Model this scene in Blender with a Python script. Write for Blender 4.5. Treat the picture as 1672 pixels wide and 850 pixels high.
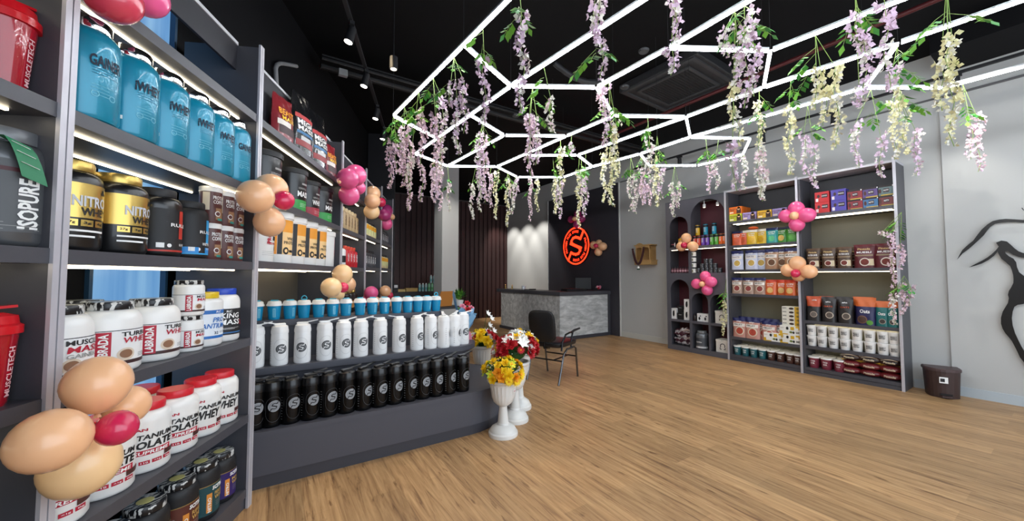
import bpy, math, random
from mathutils import Vector, Matrix
R_ = math.radians
PI = math.pi
random.seed(7)
C = bpy.context.scene
for o in list(bpy.data.objects): bpy.data.objects.remove(o)

# ------------------------------------------------------------------ camera, world, lights, exposure
H = 1.45
YAW, PITCH, FPX = R_(32.7), R_(2.4), 604.0
cam_d = bpy.data.cameras.new('camera'); cam = bpy.data.objects.new('camera', cam_d); C.collection.objects.link(cam)
cam_d.sensor_width = 36; cam_d.lens = 36 * FPX / 1672; cam_d.clip_start = .02
cam.location = (0, 0, H); cam.rotation_euler = (PI / 2 + PITCH, 0, -YAW)
C.camera = cam
C.view_settings.view_transform = 'Standard'; C.view_settings.look = 'None'
C.view_settings.gamma = 1; C.view_settings.use_curve_mapping = False
C.view_settings.exposure = 0.0
w = bpy.data.worlds.new('world'); C.world = w; w.use_nodes = True
w.node_tree.nodes['Background'].inputs[0].default_value = (.55, .68, .9, 1)
w.node_tree.nodes['Background'].inputs[1].default_value = .22
def area(name, loc, target, size, sizey, power, col):
    d = bpy.data.lights.new(name, 'AREA'); d.shape = 'RECTANGLE'; d.size = size; d.size_y = sizey; d.energy = power; d.color = col
    o = bpy.data.objects.new(name, d); C.collection.objects.link(o); o.location = loc
    o.rotation_euler = (Vector(target) - Vector(loc)).to_track_quat('-Z', 'Y').to_euler(); return o
def spot(name, loc, target, power, ang=50, col=(1, .96, .9), blend=.6, rad=.03):
    d = bpy.data.lights.new(name, 'SPOT'); d.spot_size = R_(ang); d.spot_blend = blend; d.energy = power; d.color = col; d.shadow_soft_size = rad
    o = bpy.data.objects.new(name, d); C.collection.objects.link(o); o.location = loc
    o.rotation_euler = (Vector(target) - Vector(loc)).to_track_quat('-Z', 'Y').to_euler(); return o
# daylight through the glazed shop front behind the photographer
area('shopfront_daylight', (3.2, -1.75, 1.9), (3.4, 6, 1.0), 7.0, 3.0, 215, (.80, .90, 1.0))
spot('figure_wall_fill', (4.2, .364, 2.96), (7.05, 1.0, 2.3), 55, 70, (1, .97, .93), .6, .012)  # added lamp without a fixture, meant to throw leaf shadows on the wall
WARM = (1, .80, .52)
spot('floor_beam_1', (.75, 3.35, 3.6), (.75, 2.55, 0), 75, 62, WARM)
spot('floor_beam_2', (2.2, 2.4, 4.1), (2.0, 2.1, 0), 60, 70, WARM)
spot('floor_beam_3', (6.3, 3.3, 3.7), (5.9, 3.2, 0), 60, 70, WARM)
spot('floor_beam_4', (6.3, 4.6, 3.7), (5.9, 4.5, 0), 40, 70, WARM)
spot('pillar_fill', (2.6, 7.0, 4.1), (3.8, 8.9, 1.9), 200, 60)  # added fill spot, no fixture behind it, lifts the pillar
spot('counter_fill', (5.2, 5.0, 4.1), (6.0, 6.5, .6), 110, 70)  # extra fill for the marble front, not a fitting of the shop
spot('wall_wash_1', (6.2, 9.1, 3.85), (7.08, 9.3, 1.5), 170, 66)
spot('wall_wash_2', (6.2, 9.95, 3.85), (7.08, 10.15, 1.5), 170, 66)
spot('wall_wash_3', (6.2, 10.8, 3.85), (7.08, 11.0, 1.5), 170, 66)

# ------------------------------------------------------------------ camera-independent geometry of the photograph: pixel -> point on a plane
_fw = Vector((math.sin(YAW) * math.cos(PITCH), math.cos(YAW) * math.cos(PITCH), math.sin(PITCH)))
_rt = Vector((math.cos(YAW), -math.sin(YAW), 0)); _up = _rt.cross(_fw); _C = Vector((0, 0, H))
def ray(x, y): return _rt * ((x - 836) / FPX) - _up * ((y - 425) / FPX) + _fw
def onpl(x, y, P, n):
    d = ray(x, y); n = Vector(n); return _C + d * ((Vector(P) - _C).dot(n) / d.dot(n))
def onz(x, y, z=0): return onpl(x, y, (0, 0, z), (0, 0, 1))
def onX(x, y, X): return onpl(x, y, (X, 0, 0), (1, 0, 0))
def onY(x, y, Y): return onpl(x, y, (0, Y, 0), (0, 1, 0))
# left shelving frame: x along the run, y depth behind the shelf fronts
LO = Vector((-.107, 2.916, 0)); _a = R_(8.1)
_f2 = Vector((_fw.x, _fw.y, 0)).normalized(); LD = (_rt * -math.sin(_a) + _f2 * math.cos(_a)).normalized(); LN = Vector((LD.y, -LD.x, 0))
LROT = math.atan2(LD.y, LD.x)
def LW(s, d, z): p = LO + LD * s - LN * d; p.z = z; return p
def PLs(x, y, d):
    p = onpl(x, y, LO - LN * d, LN); return (p - LO).dot(LD), p.z

# ------------------------------------------------------------------ materials
def lin(h):
    h = h.lstrip('#'); c = [int(h[i:i + 2], 16) / 255 for i in (0, 2, 4)]
    return tuple(x / 12.92 if x <= .04045 else ((x + .055) / 1.055) ** 2.4 for x in c) + (1,)
_mats = {}
def M(col, rough=.5, metal=0, emit=0, name=None, trans=0, coat=0, bump=0, bscale=60, var=0, spec=.5):
    key = (col, rough, metal, emit, trans, coat, bump, bscale, var, spec)
    if key in _mats: return _mats[key]
    m = bpy.data.materials.new(name or 'surface'); m.use_nodes = True; nt = m.node_tree; b = nt.nodes['Principled BSDF']
    c = lin(col); b.inputs['Base Color'].default_value = c; b.inputs['Roughness'].default_value = rough; b.inputs['Metallic'].default_value = metal
    b.inputs['Specular IOR Level'].default_value = spec
    if trans: b.inputs['Transmission Weight'].default_value = trans
    if coat: b.inputs['Coat Weight'].default_value = coat
    if emit: b.inputs['Emission Color'].default_value = c; b.inputs['Emission Strength'].default_value = emit
    if bump or var:
        tc = nt.nodes.new('ShaderNodeTexCoord'); n = nt.nodes.new('ShaderNodeTexNoise'); n.inputs['Scale'].default_value = bscale; n.inputs['Detail'].default_value = 4
        nt.links.new(tc.outputs['Object'], n.inputs['Vector'])
        if bump:
            bp = nt.nodes.new('ShaderNodeBump'); bp.inputs['Strength'].default_value = bump; bp.inputs['Distance'].default_value = .005
            nt.links.new(n.outputs[0], bp.inputs['Height']); nt.links.new(bp.outputs[0], b.inputs['Normal'])
        if var:
            mx = nt.nodes.new('ShaderNodeMix'); mx.data_type = 'RGBA'; mx.inputs['A'].default_value = tuple(x * (1 - var) for x in c[:3]) + (1,); mx.inputs['B'].default_value = tuple(min(1, x * (1 + var)) for x in c[:3]) + (1,)
            nt.links.new(n.outputs[0], mx.inputs['Factor']); nt.links.new(mx.outputs['Result'], b.inputs['Base Color'])
    _mats[key] = m; return m
def node_mat(name, fn):
    m = bpy.data.materials.new(name); m.use_nodes = True; nt = m.node_tree; fn(nt, nt.nodes['Principled BSDF'], nt.nodes.new, nt.links.new); return m
def floor_fn(nt, b, N, Lk):
    tc = N('ShaderNodeTexCoord'); mp = N('ShaderNodeMapping'); mp.inputs['Rotation'].default_value = (0, 0, PI / 2); Lk(tc.outputs['Object'], mp.inputs[0])
    br = N('ShaderNodeTexBrick'); br.offset = .37; br.inputs['Scale'].default_value = 1; br.inputs['Brick Width'].default_value = 1.3; br.inputs['Row Height'].default_value = .19
    br.inputs['Mortar Size'].default_value = .0012; br.inputs['Color1'].default_value = (.0, .0, .0, 1); br.inputs['Color2'].default_value = (1, 1, 1, 1); br.inputs['Mortar'].default_value = (.35, .35, .35, 1)
    Lk(mp.outputs[0], br.inputs['Vector'])
    sc = N('ShaderNodeMapping'); sc.inputs['Scale'].default_value = (20, 1.2, 1); Lk(tc.outputs['Object'], sc.inputs[0])
    n1 = N('ShaderNodeTexNoise'); n1.inputs['Scale'].default_value = 1.6; n1.inputs['Detail'].default_value = 7; n1.inputs['Roughness'].default_value = .65; n1.inputs['Distortion'].default_value = .8; Lk(sc.outputs[0], n1.inputs['Vector'])
    cr = N('ShaderNodeValToRGB'); e = cr.color_ramp.elements; e[0].position = .30; e[0].color = lin('#705036'); e[1].position = .68; e[1].color = lin('#bf9a6e'); k = e.new(.44); k.color = lin('#a07c55')
    Lk(n1.outputs[0], cr.inputs[0])
    mx = N('ShaderNodeMix'); mx.data_type = 'RGBA'; mx.blend_type = 'OVERLAY'; mx.inputs['Factor'].default_value = .16; Lk(cr.outputs[0], mx.inputs['A']); Lk(br.outputs[0], mx.inputs['B'])
    s2 = N('ShaderNodeMapping'); s2.inputs['Scale'].default_value = (17, 3.4, 1); Lk(tc.outputs['Object'], s2.inputs[0])
    n2 = N('ShaderNodeTexNoise'); n2.inputs['Scale'].default_value = 1.3; n2.inputs['Detail'].default_value = 3; Lk(s2.outputs[0], n2.inputs['Vector'])
    c2 = N('ShaderNodeValToRGB'); c2.color_ramp.elements[0].position = .28; c2.color_ramp.elements[0].color = (.42, .34, .28, 1); c2.color_ramp.elements[1].position = .37; c2.color_ramp.elements[1].color = (1, 1, 1, 1); Lk(n2.outputs[0], c2.inputs[0])
    m2 = N('ShaderNodeMix'); m2.data_type = 'RGBA'; m2.blend_type = 'MULTIPLY'; m2.inputs['Factor'].default_value = .9; Lk(mx.outputs['Result'], m2.inputs['A']); Lk(c2.outputs[0], m2.inputs['B'])
    Lk(m2.outputs['Result'], b.inputs['Base Color']); b.inputs['Roughness'].default_value = .42; b.inputs['Specular IOR Level'].default_value = .35
    bp = N('ShaderNodeBump'); bp.inputs['Strength'].default_value = .12; bp.inputs['Distance'].default_value = .003; Lk(n1.outputs[0], bp.inputs['Height']); Lk(bp.outputs[0], b.inputs['Normal'])
FLOOR = node_mat('oak_laminate', floor_fn)
def marble_fn(nt, b, N, Lk):
    tc = N('ShaderNodeTexCoord'); mp = N('ShaderNodeMapping'); mp.inputs['Rotation'].default_value = (R_(35), R_(38), R_(20)); mp.inputs['Scale'].default_value = (2.2, 7, 7); Lk(tc.outputs['Object'], mp.inputs[0])
    n = N('ShaderNodeTexNoise'); n.inputs['Scale'].default_value = 1.6; n.inputs['Detail'].default_value = 9; n.inputs['Roughness'].default_value = .62; n.inputs['Distortion'].default_value = .6; Lk(mp.outputs[0], n.inputs['Vector'])
    cr = N('ShaderNodeValToRGB'); e = cr.color_ramp.elements; e[0].position = .33; e[0].color = lin('#9a9d9c'); e[1].position = .66; e[1].color = lin('#dcdddc'); Lk(n.outputs[0], cr.inputs[0])
    Lk(cr.outputs[0], b.inputs['Base Color']); b.inputs['Roughness'].default_value = .35
MARBLE = node_mat('grey_marble', marble_fn)
def swirl_fn(nt, b, N, Lk):      # black lid with pale diagonal print
    tc = N('ShaderNodeTexCoord'); mp = N('ShaderNodeMapping'); mp.inputs['Rotation'].default_value = (R_(30), R_(25), R_(40)); mp.inputs['Scale'].default_value = (1, 4, 1); Lk(tc.outputs['Object'], mp.inputs[0])
    n = N('ShaderNodeTexNoise'); n.inputs['Scale'].default_value = 28; n.inputs['Detail'].default_value = 2; Lk(mp.outputs[0], n.inputs['Vector'])
    cr = N('ShaderNodeValToRGB'); e = cr.color_ramp.elements; e[0].position = .50; e[0].color = (.008, .008, .01, 1); e[1].position = .54; e[1].color = (.6, .6, .58, 1); Lk(n.outputs[0], cr.inputs[0])
    Lk(cr.outputs[0], b.inputs['Base Color']); b.inputs['Roughness'].default_value = .3
SWIRL = node_mat('printed_lid', swirl_fn)
def film_fn(nt, b, N, Lk):
    tc = N('ShaderNodeTexCoord'); mp = N('ShaderNodeMapping'); mp.inputs['Scale'].default_value = (9, 9, .35); Lk(tc.outputs['Object'], mp.inputs[0])
    n = N('ShaderNodeTexNoise'); n.inputs['Scale'].default_value = 1.2; n.inputs['Detail'].default_value = 3; Lk(mp.outputs[0], n.inputs['Vector'])
    cr = N('ShaderNodeValToRGB'); e = cr.color_ramp.elements; e[0].position = .35; e[0].color = lin('#5f98d2'); e[1].position = .68; e[1].color = lin('#8fc0e8'); Lk(n.outputs[0], cr.inputs[0])
    Lk(cr.outputs[0], b.inputs['Emission Color']); b.inputs['Emission Strength'].default_value = .85; b.inputs['Base Color'].default_value = (.02, .04, .08, 1); b.inputs['Roughness'].default_value = .3
FILM = node_mat('daylit_blue_film', film_fn)
LAM = M('#47474d', .42, name='charcoal_laminate', bump=.03, bscale=200); LAMB = M('#59544c', .6, name='grey_back_panel'); LAMD = M('#1b1b20', .5, name='dark_panel')
STEP = M('#4b4c55', .42, name='slate_laminate'); STEPD = M('#3b3c44', .45, name='slate_kick')
ALU = M('#c2c0c7', .38, .25, name='brushed_aluminium'); ALUW = M('#c9c8cd', .5, .1, name='pale_trim')
LED = M('#fff0d0', .5, 0, 8.0, name='shelf_led'); LEDC = M('#f6faff', .5, 0, 36.0, name='ceiling_led')
WALL = M('#b9bab8', .75, name='grey_paint', bump=.05, bscale=90); WALLD = M('#36343b', .6, name='charcoal_paint'); BLACK = M('#050507', .8, name='black_paint', spec=.2); BLK2 = M('#08080b', .8, name='black_paint_two', spec=.2)
SLAT = M('#3a2120', .5, name='brown_slats'); WINE = M('#55222b', .55, name='wine_panel')
WHITE = M('#ecebe8', .32, name='white_plastic', coat=.3); CREAM = M('#efe9c6', .4, name='cream_plastic'); BPL = M('#121214', .3, name='black_plastic', coat=.3); BMAT = M('#17171a', .55, name='matt_black')
TXW = M('#f2f2f0', .5, name='white_print'); TXK = M('#151518', .5, name='black_print'); TXG = M('#9a9a98', .5, name='grey_print'); TXR = M('#b01230', .5, name='red_print'); TXN = M('#0b2a52', .5, name='navy_print')
GOLD = M('#c9ab5e', .28, .8, name='gold_foil'); CHROME = M('#d8d8d8', .08, 1, name='chrome')

# ------------------------------------------------------------------ mesh builder
class MB:
    def __init__(s): s.v = []; s.f = []; s.m = []; s.mats = []; s.sm = []
    def mi(s, m):
        if m not in s.mats: s.mats.append(m)
        return s.mats.index(m)
    def add(s, vs, fs, m, smooth=False):
        b = len(s.v); s.v += [tuple(v) for v in vs]; i = s.mi(m)
        for f in fs: s.f.append(tuple(b + k for k in f)); s.m.append(i); s.sm.append(smooth)
        return s
    def box(s, x0, x1, y0, y1, z0, z1, m, bev=0):
        if not bev:
            v = [(x, y, z) for x in (x0, x1) for y in (y0, y1) for z in (z0, z1)]
            return s.add(v, [(0, 1, 3, 2), (4, 6, 7, 5), (0, 4, 5, 1), (2, 3, 7, 6), (0, 2, 6, 4), (1, 5, 7, 3)], m)
        b = bev; P = [(x0 + b, y0), (x1 - b, y0), (x1, y0 + b), (x1, y1 - b), (x1 - b, y1), (x0 + b, y1), (x0, y1 - b), (x0, y0 + b)]
        Q = [(x0 + 2 * b, y0 + b), (x1 - 2 * b, y0 + b), (x1 - b, y0 + 2 * b), (x1 - b, y1 - 2 * b), (x1 - 2 * b, y1 - b), (x0 + 2 * b, y1 - b), (x0 + b, y1 - 2 * b), (x0 + b, y0 + 2 * b)]
        v = [(a, c, z0) for a, c in Q] + [(a, c, z0 + b) for a, c in P] + [(a, c, z1 - b) for a, c in P] + [(a, c, z1) for a, c in Q]
        f = [tuple(range(7, -1, -1)), tuple(range(24, 32))]
        for r in range(3):
            for k in range(8): f.append((r * 8 + k, r * 8 + (k + 1) % 8, r * 8 + 8 + (k + 1) % 8, r * 8 + 8 + k))
        return s.add(v, f, m)
    def lathe(s, prof, m, n=24, c=(0, 0, 0), smooth=True, sx=1, sy=1, flute=0, fr=0, capb=True, capt=True):
        vs = []; fs = []
        for (r, z) in prof:
            for k in range(n):
                a = 2 * PI * k / n; rr = r * (1 + (flute * math.cos(a * fr) if flute else 0)); vs.append((c[0] + rr * math.cos(a) * sx, c[1] + rr * math.sin(a) * sy, c[2] + z))
        for i in range(len(prof) - 1):
            for k in range(n): fs.append((i * n + k, i * n + (k + 1) % n, (i + 1) * n + (k + 1) % n, (i + 1) * n + k))
        if capb: fs.append(tuple(range(n - 1, -1, -1)))
        if capt: fs.append(tuple(range((len(prof) - 1) * n, len(prof) * n)))
        return s.add(vs, fs, m, smooth)
    def tube(s, pts, r, m, n=8, smooth=True):
        pts = [Vector(p) for p in pts]; vs = []; fs = []; prev = None
        rs = r if isinstance(r, (list, tuple)) else [r] * len(pts)
        for i, p in enumerate(pts):
            d = (pts[min(i + 1, len(pts) - 1)] - pts[max(i - 1, 0)]).normalized()
            if prev is None: u = d.cross(Vector((0, 0, 1)) if abs(d.z) < .9 else Vector((1, 0, 0))).normalized()
            else: u = (prev - d * prev.dot(d)).normalized()
            prev = u; w_ = d.cross(u)
            for k in range(n):
                a = 2 * PI * (k + .5) / n; vs.append(p + (u * math.cos(a) + w_ * math.sin(a)) * rs[i])
        for i in range(len(pts) - 1):
            for k in range(n): fs.append((i * n + k, i * n + (k + 1) % n, (i + 1) * n + (k + 1) % n, (i + 1) * n + k))
        fs += [tuple(range(n - 1, -1, -1)), tuple(range((len(pts) - 1) * n, len(pts) * n))]
        return s.add(vs, fs, m, smooth)
    def bar(s, a, b, w_, h, m):
        a = Vector(a); b = Vector(b); d = (b - a).normalized(); u = d.cross(Vector((0, 0, 1)) if abs(d.z) < .9 else Vector((1, 0, 0))).normalized(); t = u.cross(d)
        v = [p + u * (i * w_ / 2) + t * (j * h / 2) for p in (a, b) for i, j in ((-1, -1), (1, -1), (1, 1), (-1, 1))]
        return s.add(v, [(3, 2, 1, 0), (4, 5, 6, 7), (0, 1, 5, 4), (1, 2, 6, 5), (2, 3, 7, 6), (3, 0, 4, 7)], m)
    def prism(s, poly, z0, z1, m, ax='z'):
        n = len(poly)
        g = {'z': lambda a, b, c: (a, b, c), 'y': lambda a, b, c: (a, c, b), 'x': lambda a, b, c: (c, a, b)}[ax]
        v = [g(a, b, z0) for a, b in poly] + [g(a, b, z1) for a, b in poly]
        return s.add(v, [tuple(range(n - 1, -1, -1)), tuple(range(n, 2 * n))] + [(k, (k + 1) % n, n + (k + 1) % n, n + k) for k in range(n)], m)
    def ball(s, c, r, m, n=14, sc=(1, 1, 1), q=None):
        vs = []; fs = []; k2 = n // 2; q = q or Matrix.Identity(3)
        for i in range(k2 + 1):
            t = PI * i / k2
            for k in range(n):
                a = 2 * PI * k / n; vs.append(Vector(c) + q @ Vector((r * sc[0] * math.sin(t) * math.cos(a), r * sc[1] * math.sin(t) * math.sin(a), r * sc[2] * math.cos(t))))
        for i in range(k2):
            for k in range(n): fs.append((i * n + k, (i + 1) * n + k, (i + 1) * n + (k + 1) % n, i * n + (k + 1) % n))
        return s.add(vs, fs, m, True)
    def mesh(s, name):
        me = bpy.data.meshes.new(name); me.from_pydata(s.v, [], s.f)
        for m in s.mats: me.materials.append(m)
        me.polygons.foreach_set('material_index', s.m); me.polygons.foreach_set('use_smooth', s.sm); me.update()
        if any(s.sm): me.set_sharp_from_angle(angle=R_(38))
        return me
    def build(s, name, parent=None, loc=None, rz=0):
        o = bpy.data.objects.new(name, s.mesh(name)); C.collection.objects.link(o)
        if parent: o.parent = parent
        if loc is not None: o.location = loc; o.rotation_euler.z = rz
        return o
def tag(o, label, cat, group=None, kind=None):
    o['label'] = label; o['category'] = cat
    if group: o['group'] = group
    if kind: o['kind'] = kind
    return o
def E_(name, loc=(0, 0, 0), rz=0, label=None, cat=None, group=None):
    o = bpy.data.objects.new(name, None); C.collection.objects.link(o); o.location = loc; o.rotation_euler.z = rz; o.empty_display_size = .05
    if label: tag(o, label, cat, group)
    return o
def struct(name, mb, loc=None, rz=0):
    o = mb.build(name, None, loc, rz); o['kind'] = 'structure'; return o
def copy_tree(o, parent=None):
    c = o.copy(); C.collection.objects.link(c); c.parent = parent
    for ch in [x for x in list(_kids.get(o.name, [])) ]: copy_tree(ch, c)
    return c
_kids = {}
def halfw(root, sc=1):
    xs = [abs(v.co.x) for o in C.collection.objects if o.parent == root and o.type == 'MESH' for v in o.data.vertices]; return max(xs) * sc if xs else 0
_hw = {}
def clampx(P, x, sc, bays):
    if id(P) not in _hw: _hw[id(P)] = halfw(P.root)
    h = _hw[id(P)] * sc + .003
    for a, b in bays:
        if a - .03 < x < b + .03: return min(max(x, a + h), b - h)
    return x
class Proto:
    def __init__(s, root):
        s.root = root; s.used = False
    def put(s, loc, rz, label, group, sc=1):
        if not s.used: r = s.root; s.used = True
        else:
            _kids.clear()
            for o in C.collection.objects:
                if o.parent: _kids.setdefault(o.parent.name, []).append(o)
            r = copy_tree(s.root) if True else None
        r.location = loc; r.rotation_euler = (0, 0, rz); r.scale = (sc, sc, sc); r['label'] = label
        if group: r['group'] = group
        elif 'group' in r: del r['group']
        return r
_all = []
ORD = ['first', 'second', 'third', 'fourth', 'fifth', 'sixth', 'seventh', 'eighth', 'ninth', 'tenth', 'eleventh', 'twelfth', 'thirteenth', 'fourteenth', 'fifteenth', 'sixteenth']

# ------------------------------------------------------------------ lettering and decals (flat 2D shapes mapped onto a surface)
_tx = {}
def text2d(t, bold=.0):
    if (t, bold) in _tx: return _tx[(t, bold)]
    cu = bpy.data.curves.new('t', 'FONT'); cu.body = t; cu.resolution_u = 2; cu.offset = bold; ob = bpy.data.objects.new('t', cu); C.collection.objects.link(ob)
    dg = bpy.context.evaluated_depsgraph_get(); me = bpy.data.meshes.new_from_object(ob.evaluated_get(dg))
    vs = [(v.co.x, v.co.y) for v in me.vertices]; fs = [tuple(p.vertices) for p in me.polygons]
    bpy.data.objects.remove(ob); bpy.data.curves.remove(cu); bpy.data.meshes.remove(me)
    x0 = min(v[0] for v in vs); x1 = max(v[0] for v in vs); y0 = min(v[1] for v in vs); y1 = max(v[1] for v in vs)
    vs = [((x - x0) / (x1 - x0) - .5, (y - y0) / max(1e-6, y1 - y0) - .5) for x, y in vs]
    _tx[(t, bold)] = (vs, fs); return vs, fs
def d_text(mb, mp, t, u, v, wd, ht, m, rot=0, off=.0022, bold=.02, slant=0):
    vs, fs = text2d(t, bold); c, s_ = math.cos(rot), math.sin(rot)
    mb.add([mp(u + (x * wd + y * ht * slant) * c - y * ht * s_, v + (x * wd + y * ht * slant) * s_ + y * ht * c, off) for x, y in vs], fs, m)
def d_rect(mb, mp, u0, u1, v0, v1, m, off=.001, nu=6, nv=1):
    vs = [mp(u0 + (u1 - u0) * i / nu, v0 + (v1 - v0) * j / nv, off) for j in range(nv + 1) for i in range(nu + 1)]
    fs = [(j * (nu + 1) + i, j * (nu + 1) + i + 1, (j + 1) * (nu + 1) + i + 1, (j + 1) * (nu + 1) + i) for j in range(nv) for i in range(nu)]
    mb.add(vs, fs, m, True)
def d_disc(mb, mp, u, v, ru, rv, m, off=.0016, n=20):
    vs = [mp(u, v, off)] + [mp(u + ru * .5 * math.cos(2 * PI * k / n), v + rv * .5 * math.sin(2 * PI * k / n), off) for k in range(n)] + [mp(u + ru * math.cos(2 * PI * k / n), v + rv * math.sin(2 * PI * k / n), off) for k in range(n)]
    fs = [(0, 1 + k, 1 + (k + 1) % n) for k in range(n)] + [(1 + k, 1 + n + k, 1 + n + (k + 1) % n, 1 + (k + 1) % n) for k in range(n)]
    mb.add(vs, fs, m, True)
def d_ring(mb, mp, u, v, r0, r1, m, off, a0=0, a1=2 * PI, n=28, sq=1):
    vs = []
    for k in range(n + 1):
        a = a0 + (a1 - a0) * k / n
        vs += [mp(u + r0 * math.cos(a), v + r0 * sq * math.sin(a), off), mp(u + r1 * math.cos(a), v + r1 * sq * math.sin(a), off)]
    mb.add(vs, [(2 * k, 2 * k + 1, 2 * k + 3, 2 * k + 2) for k in range(n)], m, True)
def d_line(mb, mp, pts, wd, m, off):
    for (x0, y0), (x1, y1) in zip(pts[:-1], pts[1:]):
        l = math.hypot(x1 - x0, y1 - y0) or 1; nx, ny = -(y1 - y0) / l * wd / 2, (x1 - x0) / l * wd / 2; ex, ey = (x1 - x0) / l * wd * .3, (y1 - y0) / l * wd * .3
        mb.add([mp(x0 - ex + nx, y0 - ey + ny, off), mp(x0 - ex - nx, y0 - ey - ny, off), mp(x1 + ex - nx, y1 + ey - ny, off), mp(x1 + ex + nx, y1 + ey + ny, off)], [(0, 1, 2, 3)], m)
SPATH = [(.66, .70), (.48, .42), (.30, .24), (.12, .40), (-.10, .46), (-.30, .38), (-.36, .22), (-.26, .08), (.02, -.04), (.34, -.20)]
SPATH = [(.62, .72), (.40, .36), (.22, .42), (.0, .47), (-.22, .42), (-.34, .28), (-.26, .13), (.02, .02), (.40, -.12)]
def logo(mb, mp, u, v, r, dark, lightm):
    """round S emblem: solid disc with a cut-out S and a diagonal slash"""
    d_disc(mb, mp, u, v, r, r, dark, .0018, 28)
    d_ring(mb, mp, u, v, r * .70, r * .73, lightm, .0026)
    for sg in (1, -1): d_line(mb, mp, [(u + sg * x * r, v + sg * y * r) for x, y in SPATH], r * .15, lightm, .0030)
def cylmap(rz, ang0=0):
    """u = arc length, v = height, front faces local -Y"""
    def mp(u, v, off):
        r = (rz(v) if callable(rz) else rz); a = -PI / 2 + ang0 + u / max(r, .01); return ((r + off) * math.cos(a), (r + off) * math.sin(a), v)
    return mp
def profr(prof):
    def f(z):
        for (r0, z0), (r1, z1) in zip(prof[:-1], prof[1:]):
            if z1 > z0 and z0 <= z <= z1: return r0 + (r1 - r0) * (z - z0) / (z1 - z0)
        return prof[0][0] if z < prof[0][1] else prof[-1][0]
    return f
def flat(y): return lambda u, v, off: (u, y - off, v)

# ------------------------------------------------------------------ product kinds
def jar_prof(r, h, sh=.74, neck=.66, base=.93):
    p = [(r * base * .9, 0), (r * base, h * .012), (r, h * .05), (r, h * sh * .86)]
    for k in range(1, 7):
        t = k / 6 * PI / 2; p.append((r * neck + (r - r * neck) * math.cos(t), h * sh * .86 + h * (.88 - sh * .86) * math.sin(t)))
    p.append((r * neck, h * .9)); return p
def jar(name, cat, r, h, body, lidm, decal=None, sh=.74, neck=.66, lidr=None, ribbed=False, lettering='lettering', liddisc=None):
    root = E_(name, cat=cat, label='x'); pr = jar_prof(r, h, sh, neck)
    b = MB(); b.lathe(pr, body, 32); bo = b.build('body', root)
    lr = lidr or r * neck * 1.07; l = MB()
    l.lathe([(lr, h * .885), (lr * 1.01, h * .89), (lr * 1.01, h * .985), (lr * .97, h), (lr * .8, h * 1.0)], lidm, 36, flute=.012 if ribbed else 0, fr=36)
    if liddisc: l.lathe([(lr * .42, h * 1.0), (lr * .42, h * 1.004)], liddisc, 20)
    l.build('lid', root)
    if decal:
        d = MB(); decal(d, cylmap(profr(pr)), r, h); d.build('label_print', root)
    return Proto(root)
def small_lines(d, mp, u0, u1, v, m, n=3, dv=.006, th=.0016):
    for k in range(n): d_rect(d, mp, u0, u1 - (u1 - u0) * (.3 * (k % 2)), v - k * dv - th, v - k * dv, m, .0018, 4)
BLUE = M('#1188a6', .28, .15, name='metallic_turquoise', coat=.3)
def dec_gainer(t):
    def f(d, mp, r, h):
        d_text(d, mp, t, .0, h * .56, r * .95, h * .11, M('#06182f', .6), off=.0035, bold=.03); small_lines(d, mp, -r * .4, r * .45, h * .49, M('#14617e'), 3, .01)
        small_lines(d, mp, -r * .4, r * .3, h * .33, M('#7cc7da'), 4, .012); d_ring(d, mp, -r * .95, h * .2, .006, .009, TXW, .002); d_ring(d, mp, -r * .3, h * .24, .009, .011, M('#7cc7da'), .002)
        d_rect(d, mp, -r * .9, -r * .78, h * .16, h * .2, TXW); d_ring(d, mp, r * .2, h * .24, .009, .011, M('#7cc7da'), .002)
    return f
J_gain = jar('supplement_tub', 'tub', .103, .385, BLUE, CHROME, dec_gainer('GAINER'), sh=.86, neck=.68)
J_whey = jar('supplement_tub', 'tub', .103, .385, BLUE, CHROME, dec_gainer('iWHEY'), sh=.86, neck=.68)
def dec_gold(d, mp, r, h):
    d_rect(d, mp, -r * 1.8, r * 1.8, h * .36, h * .74, GOLD, .0012, 20); d_text(d, mp, 'NITRO', r * .28, h * .545, r * 1.15, h * .12, M('#c9cbd0', .4), bold=.03, off=.003)
    d_text(d, mp, 'WHEY', r * .42, h * .43, r * .95, h * .085, TXK, off=.003); d_text(d, mp, 'ONE SCIENCE', -r * 1.05, h * .46, h * .5, r * .2, M('#e8dfae'), rot=PI / 2, off=.003)
    d_rect(d, mp, -r * 1.22, -r * .88, h * .1, h * .37, TXK, .0016)
    for k, t in enumerate(('27g', '3g', '6g')): d_rect(d, mp, -r * .5 + k * r * .45, -r * .5 + k * r * .45 + r * .38, h * .27, h * .34, GOLD, .0016, 3); d_text(d, mp, t, -r * .31 + k * r * .45, h * .305, r * .24, h * .035, TXK, off=.003)
    small_lines(d, mp, -r * .5, r * .8, h * .23, TXW, 2, .02, .007); d_disc(d, mp, r * .75, h * .68, .008, .008, TXK, .002); d_disc(d, mp, r * .68, h * .655, .006, .006, TXK, .002); d_disc(d, mp, r * .82, h * .655, .006, .006, TXK, .002)
J_gold = jar('supplement_tub', 'tub', .098, .33, BPL, GOLD, dec_gold, sh=.88, neck=.70)
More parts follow.
